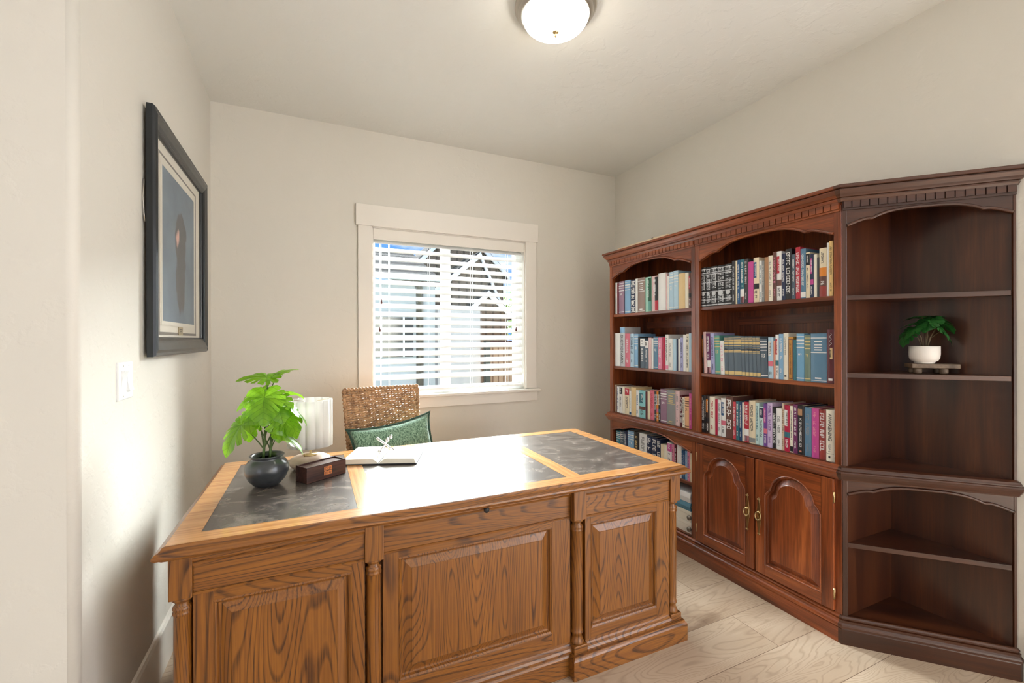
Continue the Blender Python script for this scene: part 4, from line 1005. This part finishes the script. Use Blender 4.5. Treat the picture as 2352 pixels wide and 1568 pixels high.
BC = {'black': (34, 34, 38), 'charcoal': (62, 62, 66), 'cream': (232, 218, 188), 'blue': (44, 90, 136), 'teal': (48, 110, 124), 'magenta': (198, 76, 148), 'grey': (140, 142, 142), 'white': (232, 232, 230), 'tan': (170, 128, 94), 'ivory': (236, 230, 212), 'brown': (104, 70, 62), 'navy': (36, 46, 78), 'slate': (82, 98, 112), 'red': (184, 44, 62), 'steel blue': (92, 130, 158), 'yellow': (238, 200, 130), 'pale pink': (222, 190, 190), 'plum': (110, 42, 94), 'lavender': (170, 172, 214), 'sea green': (96, 160, 148), 'blue-grey': (92, 108, 122), 'pale blue': (178, 208, 226), 'salmon': (222, 150, 126), 'light blue': (132, 176, 212), 'gold': (192, 138, 58), 'sky blue': (112, 164, 200), 'sage green': (112, 132, 118), 'maroon': (92, 30, 40), 'dark brown': (54, 36, 32), 'crimson': (180, 24, 66), 'coral red': (206, 72, 84), 'deep blue': (24, 62, 104), 'pale aqua': (196, 222, 220), 'purple': (112, 70, 150), 'lilac': (206, 186, 220), 'beige': (212, 190, 166), 'brick red': (150, 60, 54), 'mauve': (150, 116, 138), 'dark red': (120, 30, 40), 'taupe': (150, 128, 118), 'mint green': (164, 212, 194), 'sand': (224, 196, 146), 'silver': (196, 200, 204), 'rose': (216, 112, 132), 'pink': (226, 140, 170), 'aqua': (140, 202, 206), 'peach': (236, 186, 140), 'teal blue': (50, 128, 150), 'orange': (226, 140, 50), 'green': (22, 82, 58)}
def bmat(c): return plain('book_' + c.replace(' ', '_').replace('-', '_'), srgb(*BC[c]), .38)
M_GILT = plain('gilt_print', srgb(214, 190, 130), .4)
ORD = 'first second third fourth fifth sixth seventh eighth ninth tenth eleventh twelfth thirteenth fourteenth fifteenth sixteenth seventeenth eighteenth nineteenth twentieth twenty-first twenty-second twenty-third twenty-fourth twenty-fifth twenty-sixth twenty-seventh twenty-eighth twenty-ninth thirtieth thirty-first'.split()
def spine_add(m, t, bulge, x0, x1, z0, z1, off):
    k = max(1, int(6 * (x1 - x0) / t)); f = lambda x: -bulge * (1 - (2 * x / t) ** 2) - off
    a = [(x0 + (x1 - x0) * i / k) for i in range(k + 1)]
    lo = [(x, f(x), z0) for x in a]; hi = [(x, f(x), z1) for x in a]; lo2 = [(x, f(x) + off * .9, z0) for x in a]; hi2 = [(x, f(x) + off * .9, z1) for x in a]
    m.loops([lo2, lo, hi, hi2], close=False)
    for i in (0, k): m.add([lo2[i], lo[i], hi[i], hi2[i]], [(0, 1, 2, 3)])
def glyphs(m, rnd, t, bulge, z0, z1, w, off, pitch=None):
    """a run of letter-like strokes reading down the spine"""
    p = pitch or w * .62; z = z1
    while z - p > z0:
        if rnd.random() < .86:
            st = p * .22; e = z - p * .82; cols = [(w / 2 - w * .17, w / 2), (-w * .08, w * .09), (-w / 2, -w / 2 + w * .17)]
            spine_add(m, t, bulge, -w / 2, w / 2, z - st, z, off)                      # upright of the letter
            pick = rnd.choice([(0,), (0, 1), (2,), (0, 2), (0, 1, 2), (1,), (0, 2)])
            for q in pick: spine_add(m, t, bulge, cols[q][0], cols[q][1], e, z - st, off)
            if rnd.random() < .45: spine_add(m, t, bulge, -w / 2 if rnd.random() < .6 else -w * .08, w / 2 if rnd.random() < .6 else w * .09, e - st * .2, e + st * .8, off)
        z -= p
def real_text(parent, mat, body, size, loc, squeeze=1.0):
    cu = bpy.data.curves.new('spine_title', 'FONT'); cu.body = body; cu.size = size; cu.align_x = 'CENTER'; cu.align_y = 'CENTER'; cu.extrude = .0002; cu.space_character = squeeze
    tmp = bpy.data.objects.new('tmp', cu); me = bpy.data.meshes.new_from_object(tmp); bpy.data.objects.remove(tmp)
    o = bpy.data.objects.new('spine_title', me); me.materials.clear(); me.materials.append(mat); link(o, parent); o.location = loc
    o.rotation_euler = Matrix(((0, 1, 0), (0, 0, -1), (-1, 0, 0))).to_euler(); return o
def make_book(name, loc, t, h, col, acc, style, rnd, lean=0.0, depth=.15):
    bulge = min(.005, t * .16); root = empty(name, loc, -PI / 2); root.rotation_euler = (0, 0, 0)
    root.matrix_world = Matrix.Translation(loc) @ Matrix.Rotation(-PI / 2, 4, 'Z') @ Matrix.Rotation(lean, 4, 'Y')
    w = t / 2 - .0004; b = .0018 if t > .014 else .0008
    outer = [(-w, depth)] + [(-w + 2 * w * i / 8, -bulge * (1 - (2 * i / 8 - 1) ** 2)) for i in range(9)] + [(w, depth)]
    inner_ = [(w - b, depth), (w - b, b * 1.5), (-w + b, b * 1.5), (-w + b, depth)]
    m = MB(); m.prism(outer + inner_, 2, 0, h); m.build('cover', bmat(col), root)
    m = MB(); m.box(-w + b + .0001, w - b - .0001, b * 1.5 + .0002, depth - .004, .003, h - .003); m.build('pages', M_PAGES, root)
    A = bmat(acc) if acc in BC else M_GILT
    if acc == 'gold': A = M_GILT
    W2 = t - .0012; hw = W2 / 2
    def band(name, zs, mat=A, x0=-hw, x1=hw, off=.0004):
        if len(zs) > 1 and style != 'set':
            for k_ in zs: band(name, [k_], mat, x0, x1, off)
            return
        q = MB()
        for a, b_ in zs: spine_add(q, t, bulge, x0, x1, a * h, b_ * h, off)
        return q.build(name, mat, root)
    def text(z0, z1, fw_=.5, mat=A, off=.0007, pitch=None):
        q = MB(); glyphs(q, rnd, t, bulge, z0 * h, z1 * h, t * fw_, off, pitch)
        if q.v: q.build('spine_lettering', mat, root)
    if style == 'text': text(rnd.uniform(.30, .42), rnd.uniform(.86, .95), .42); text(.08, .24, .30)
    elif style == 'big': text(.10, .93, .62, pitch=t * .42)
    elif style == 'bands': band('spine_band', [(.93, .945), (.84, .875), (.78, .80), (.70, .72), (.05, .07)]); text(.50, .62, .4)
    elif style == 'set': band('spine_band', [(.955, .965), (.925, .932), (.885, .91), (.80, .865), (.755, .772), (.70, .705), (.61, .64), (.585, .595), (.02, .11)]); text(.64, .70, .7, M_COVER, pitch=.004)
    elif style == 'enc':
        band('spine_band', [(.94, .96), (.84, .86), (.80, .82), (.60, .62), (.36, .38), (.02, .05), (.16, .18)]); text(.86, .94, .72, pitch=.006); text(.62, .80, .76, pitch=.008); text(.40, .60, .70, pitch=.007); text(.05, .28, .70, pitch=.009)
        q = MB(); 
        for i in range(8): a0, a1 = i / 8 - .5, (i + 1) / 8 - .5; hh = math.sqrt(max(0, .25 - ((a0 + a1) / 2) ** 2)); spine_add(q, t, bulge, a0 * t * .62, a1 * t * .62, h * .32 - hh * t * .62, h * .32 + hh * t * .62, .0009)
        q.build('spine_medallion', A, root)
    elif style == 'tricolour': band('spine_band', [(.02, .33)]); band('foot_band', [(.02, .16)], bmat('rose' if acc == 'white' else acc)); text(.36, .93, .5, bmat('white'))
    elif style == 'blocks':
        band('spine_panel', [(.55, .90)], A, -hw, hw * .3); band('spine_band', [(.30, .42)], bmat(rnd.choice(['teal', 'black', 'rose', 'brown', 'magenta']))); text(.06, .26, .4, bmat('white' if sum(BC[col]) < 450 else 'charcoal')); text(.58, .86, .26, bmat('white' if sum(BC[acc]) < 450 else 'charcoal'), .001)
    elif style == 'foot': band('foot_band', [(.02, .13)]); text(.25, .90, .34, bmat('charcoal' if sum(BC[col]) > 500 else 'white'))
    elif style == 'head': band('head_band', [(.72, .97)]); text(.20, .66, .4, bmat('charcoal' if sum(BC[col]) > 500 else 'white')); text(.76, .93, .4, bmat('white' if sum(BC[acc]) < 450 else 'charcoal'), .0009)
    elif style == 'sunset': band('orange_band', [(.42, .60)], bmat('orange')); band('brown_band', [(.22, .42)], bmat('brown')); band('red_band', [(.0, .22)], bmat('brick red')); text(.66, .92, .3, bmat('charcoal')); text(.24, .40, .45, bmat('white'), .0009)
    elif style == 'dot':
        q = MB(); spine_add(q, t, bulge, -t * .2, t * .2, h * .06, h * .10, .0006); q.build('publisher_mark', bmat('charcoal'), root); text(.5, .9, .25, bmat('grey'))
    elif style == 'frame': band('spine_band', [(.93, .95)]); band('spine_band', [(.03, .05)]); band('spine_border', [(.05, .93)], A, -hw, -hw * .78); band('spine_border', [(.05, .93)], A, hw * .78, hw); text(.12, .85, .3)
    elif style == 'ref': band('spine_band', [(.90, .915), (.60, .615), (.03, .04)]); band('title_bars', [(.82, .845), (.755, .775), (.70, .72), (.65, .675)], A, -hw * .5, hw * .5); band('publisher_mark', [(.07, .10)], A, -hw * .4, hw * .4)
    elif style == 'script':
        q = MB(); q.tube([(t * .14 * math.sin(i * .9) + t * .05, -bulge - .0012, h * (.93 - .012 * i)) for i in range(20)], .0007, 5); q.build('spine_script', bmat('white'), root)
        band('gold_label', [(.45, .66)], bmat('sand'), -hw * .1, hw * .5); text(.47, .64, .22, M_COVER, .001); band('publisher_mark', [(.05, .09)], bmat('white'), -hw * .5, hw * .5)
    elif style == 'photo': band('tan_picture', [(.80, .93)], bmat('tan'), -hw, hw * .5); text(.14, .74, .30, bmat('white')); band('publisher_mark', [(.05, .08)], bmat('salmon'), -hw * .3, hw * .3)
    elif style == 'split': band('dark_side', [(.30, .97)], bmat('green' if acc == 'green' else 'black'), hw * .15, hw); band('dark_foot', [(.02, .30)], bmat('sea green' if acc == 'green' else 'red'), hw * .15, hw); text(.40, .90, .3, bmat('white'), .001)
    elif style == 'dictionary': band('head_band', [(.86, .99)], bmat('light blue')); real_text(root, bmat('black'), 'DICTIONARY', t * .62, (0, -bulge - .0008, h * .44), 1.0)
    elif style == 'awake': real_text(root, bmat('black'), 'AWAKENING', t * .66, (t * .05, -bulge - .0008, h * .66), .9); text(.17, .33, .25, bmat('grey')); band('foot_line', [(.145, .15)], bmat('black')); band('publisher_mark', [(.06, .10)], bmat('black'), -hw * .25, hw * .25)
    return root
SHELVES = [('W1', BOOKS_W1, 1.503, 'on top shelf of doored bookcase', .155), ('W2', BOOKS_W2, 1.113, 'on middle shelf of doored bookcase', .16), ('W3', BOOKS_W3, .7645, 'on shelf just above the doors', .17),
           ('N1', BOOKS_N1, 1.503, 'on top shelf of open bookcase', .15), ('N2', BOOKS_N2, 1.113, 'on second shelf of open bookcase', .15), ('N3', BOOKS_N3, .7645, 'on third shelf of open bookcase', .16), ('N4', BOOKS_N4, .443, 'on low shelf of open bookcase', .17)]
for key, rows, zb, where, dp in SHELVES:
    rnd = random.Random(key); nb = len(rows)
    for i, (y, t, h, col, acc, st, feat) in enumerate(rows):
        size = 'thick' if t > .045 else ('slim' if t < .022 else ('tall' if h > .255 else ''))
        lean = 0.0
        if key == 'W2' and i <= 14: lean = -.032
        a, b_ = (1.1575, 1.9055) if key[0] == 'W' else (1.9525, 2.7265)
        if lean: b_ -= .0075
        y1, y0 = min(y + t / 2, b_), max(y - t / 2, a)
        if i and y1 > prev - .0003: y1 = prev - .0003
        if y1 - y0 < .010: y0 = y1 - .010
        prev = y0; y, t = (y0 + y1) / 2, y1 - y0
        lo = zb + .0004 + (abs(math.sin(lean)) * t / 2)
        b = make_book('book', Vector((2.1185, y, lo)), t, h - .001, col, acc, st, rnd, lean, dp + rnd.uniform(-.012, .012))
        pos = ('last' if i == nb - 1 else ORD[i]) + ' from left' if i else 'leftmost'
        if i == nb - 1: pos = 'rightmost'
        lab = ' '.join(x for x in (size, col, 'book', ('with ' + feat + ',') if feat and len(feat.split()) <= 3 else '', pos, where) if x)
        if len(lab.replace('-', ' ').split()) > 16: lab = ' '.join(x for x in (size, col, 'book,', pos, where) if x)
        tag(b, lab, 'book', 'books ' + where)
# ------------------------------------------------------------ outside the window
M_SIDE = plain('pale_siding', srgb(158, 166, 172), .9, spec=.1); M_GREY = plain('light_grey_wall', srgb(170, 168, 168), .7)
def stripes(name, c0, c1, freq, axis, lo=.45):
    t = NT(name); tc = t.n('ShaderNodeTexCoord'); sp = t.n('ShaderNodeSeparateXYZ', {0: tc.outputs['Object']})
    f = t.math('FRACT', t.math('MULTIPLY', sp.outputs[axis], freq)); n = t.noise(tc.outputs['Object'], 9, 4, .7)
    t.set(t.mix(t.math('MULTIPLY', n, .6), t.ramp(f, [(lo, c0), (lo + .1, c1)]), c0), 1.0, spec=0.0); return t.m
M_SHING = stripes('grey_shingles', srgb(44, 43, 43), srgb(70, 69, 69), 7, 2); M_BATT = stripes('brown_batten_siding', srgb(74, 66, 57), srgb(108, 96, 84), 5, 0, .2)
M_FENCE = stripes('cedar_fence_boards', srgb(120, 92, 74), srgb(176, 146, 122), 8, 0, .2); M_GRN = plain('lawn', srgb(84, 92, 70), .95, spec=0)
M_WT = plain('white_exterior_trim', srgb(214, 220, 226), .5); M_DK = plain('dark_window_glass', srgb(44, 46, 40), .12); M_SP = plain('dark_downspout', srgb(72, 70, 60), .5)
tag(boxobj('ground', M_GRN, None, -14, 16, 3.4, 40, -.5, -.42), kind='structure')
h1 = empty('neighbour_house', (0, 0, 0)); tag(h1, 'pale neighbour house with grey shingle roof and white gutter seen through the blind', 'house')
boxobj('house_wall', M_SIDE, h1, -2.5, 2.40, 9.05, 11.4, -.42, 2.52)
boxobj('side_wall', M_GREY, h1, 2.41, 3.35, 8.9, 10.1, -.42, 1.95)
m = MB(); m.prism([(8.7, 2.56), (11.5, 3.6), (11.5, 3.5), (8.7, 2.50)], 0, -2.8, 2.42); m.build('roof', M_SHING, h1)
m = MB(); m.box(-2.85, 2.42, 8.62, 8.72, 2.50, 2.57); m.build('gutter', M_WT, h1)
m = MB(); m.tube([(1.95, 8.75, 2.5), (2.06, 8.98, 2.35), (2.06, 8.98, -.4)], .075, 4); m.build('downspout', M_SP, h1)
w_ = boxobj('window', M_DK, h1, .2, 1.93, 9.0, 9.06, .98, 1.78)
for x in (.62, 1.28, 1.72): boxobj('window_bar', M_WT, w_, x, x + .035, 8.985, 9.0, .98, 1.78)
h2 = empty('gabled_house', (0, 0, 0)); tag(h2, 'brown gabled neighbour house with white rake boards behind the blind on the right', 'house')
def gable(yf, yb, xl, xr, xp, ze, zp, mat):
    m = MB(); n_ = [(xl, -.42), (xr, -.42), (xr, ze), (xp, zp), (xl, ze)]; m.prism(n_, 1, yf, yb); m.build('gable_wall', mat, h2)
    for (xa, za), (xb, zb_) in (((xl - .15, ze - .14), (xp, zp)), ((xp, zp), (xr + .15, ze - .14))):
        m = MB(); m.prism([(xa, za + .02), (xb, zb_ + .02), (xb, zb_ + .16), (xa, za + .16)], 1, yf - .12, yb + .1); m.build('roof_slope', M_SHING, h2)
        m = MB(); m.prism([(xa, za - .02), (xb, zb_ - .02), (xb, zb_ + .12), (xa, za + .12)], 1, yf - .16, yf - .10); m.build('rake_board', M_WT, h2)
gable(12.0, 18, 2.6, 5.25, 3.85, 3.25, 4.55, M_BATT); gable(10.6, 11.9, 2.62, 4.35, 3.95, 2.35, 3.42, M_BATT)
gable(10.3, 10.55, 3.5, 4.6, 4.05, 1.95, 2.42, M_BATT)
fn = empty('wooden_fence', (0, 0, 0)); tag(fn, 'brown board fence outside at the lower right of the window', 'fence')
boxobj('fence_boards', M_FENCE, fn, 3.42, 8, 8.6, 8.64, -.4, 1.24); boxobj('fence_post', M_SP, fn, 3.34, 3.44, 8.55, 8.68, -.4, 1.30); boxobj('top_rail', M_BOX, fn, 3.42, 8, 8.57, 8.67, 1.22, 1.30)
def tree(x, y, h, r, lb, seed):
    rnd = random.Random(seed); t = empty('leafy_tree', (x, y, -.42)); tag(t, lb, 'tree')
    m = MB(); m.tube([(0, 0, 0), (.05, 0, h * .4), (0, .05, h * .75)], [.12, .09, .04], 8); m.build('trunk', M_SP, t)
    m = MB()
    for i in range(1500):
        d = Vector((rnd.gauss(0, 1), rnd.gauss(0, 1), rnd.gauss(0, 1))).normalized() * r * rnd.random() ** .4; c = Vector((0, 0, h * .75)) + Vector((d.x, d.y, d.z * .8))
        a = Vector((rnd.gauss(0, 1), rnd.gauss(0, 1), rnd.gauss(0, 1))).normalized(); b = a.orthogonal().normalized(); s = .09
        m.add([c - a * s, c + b * s * .6, c + a * s, c - b * s * .6], [(0, 1, 2, 3)])
    m.build('foliage', plain('tree_foliage_%d' % seed, srgb(112, 138, 58), .6), t)
tree(6.6, 13.5, 3.6, 1.25, 'green leafy tree beside the brown gabled house beyond the fence', 3)
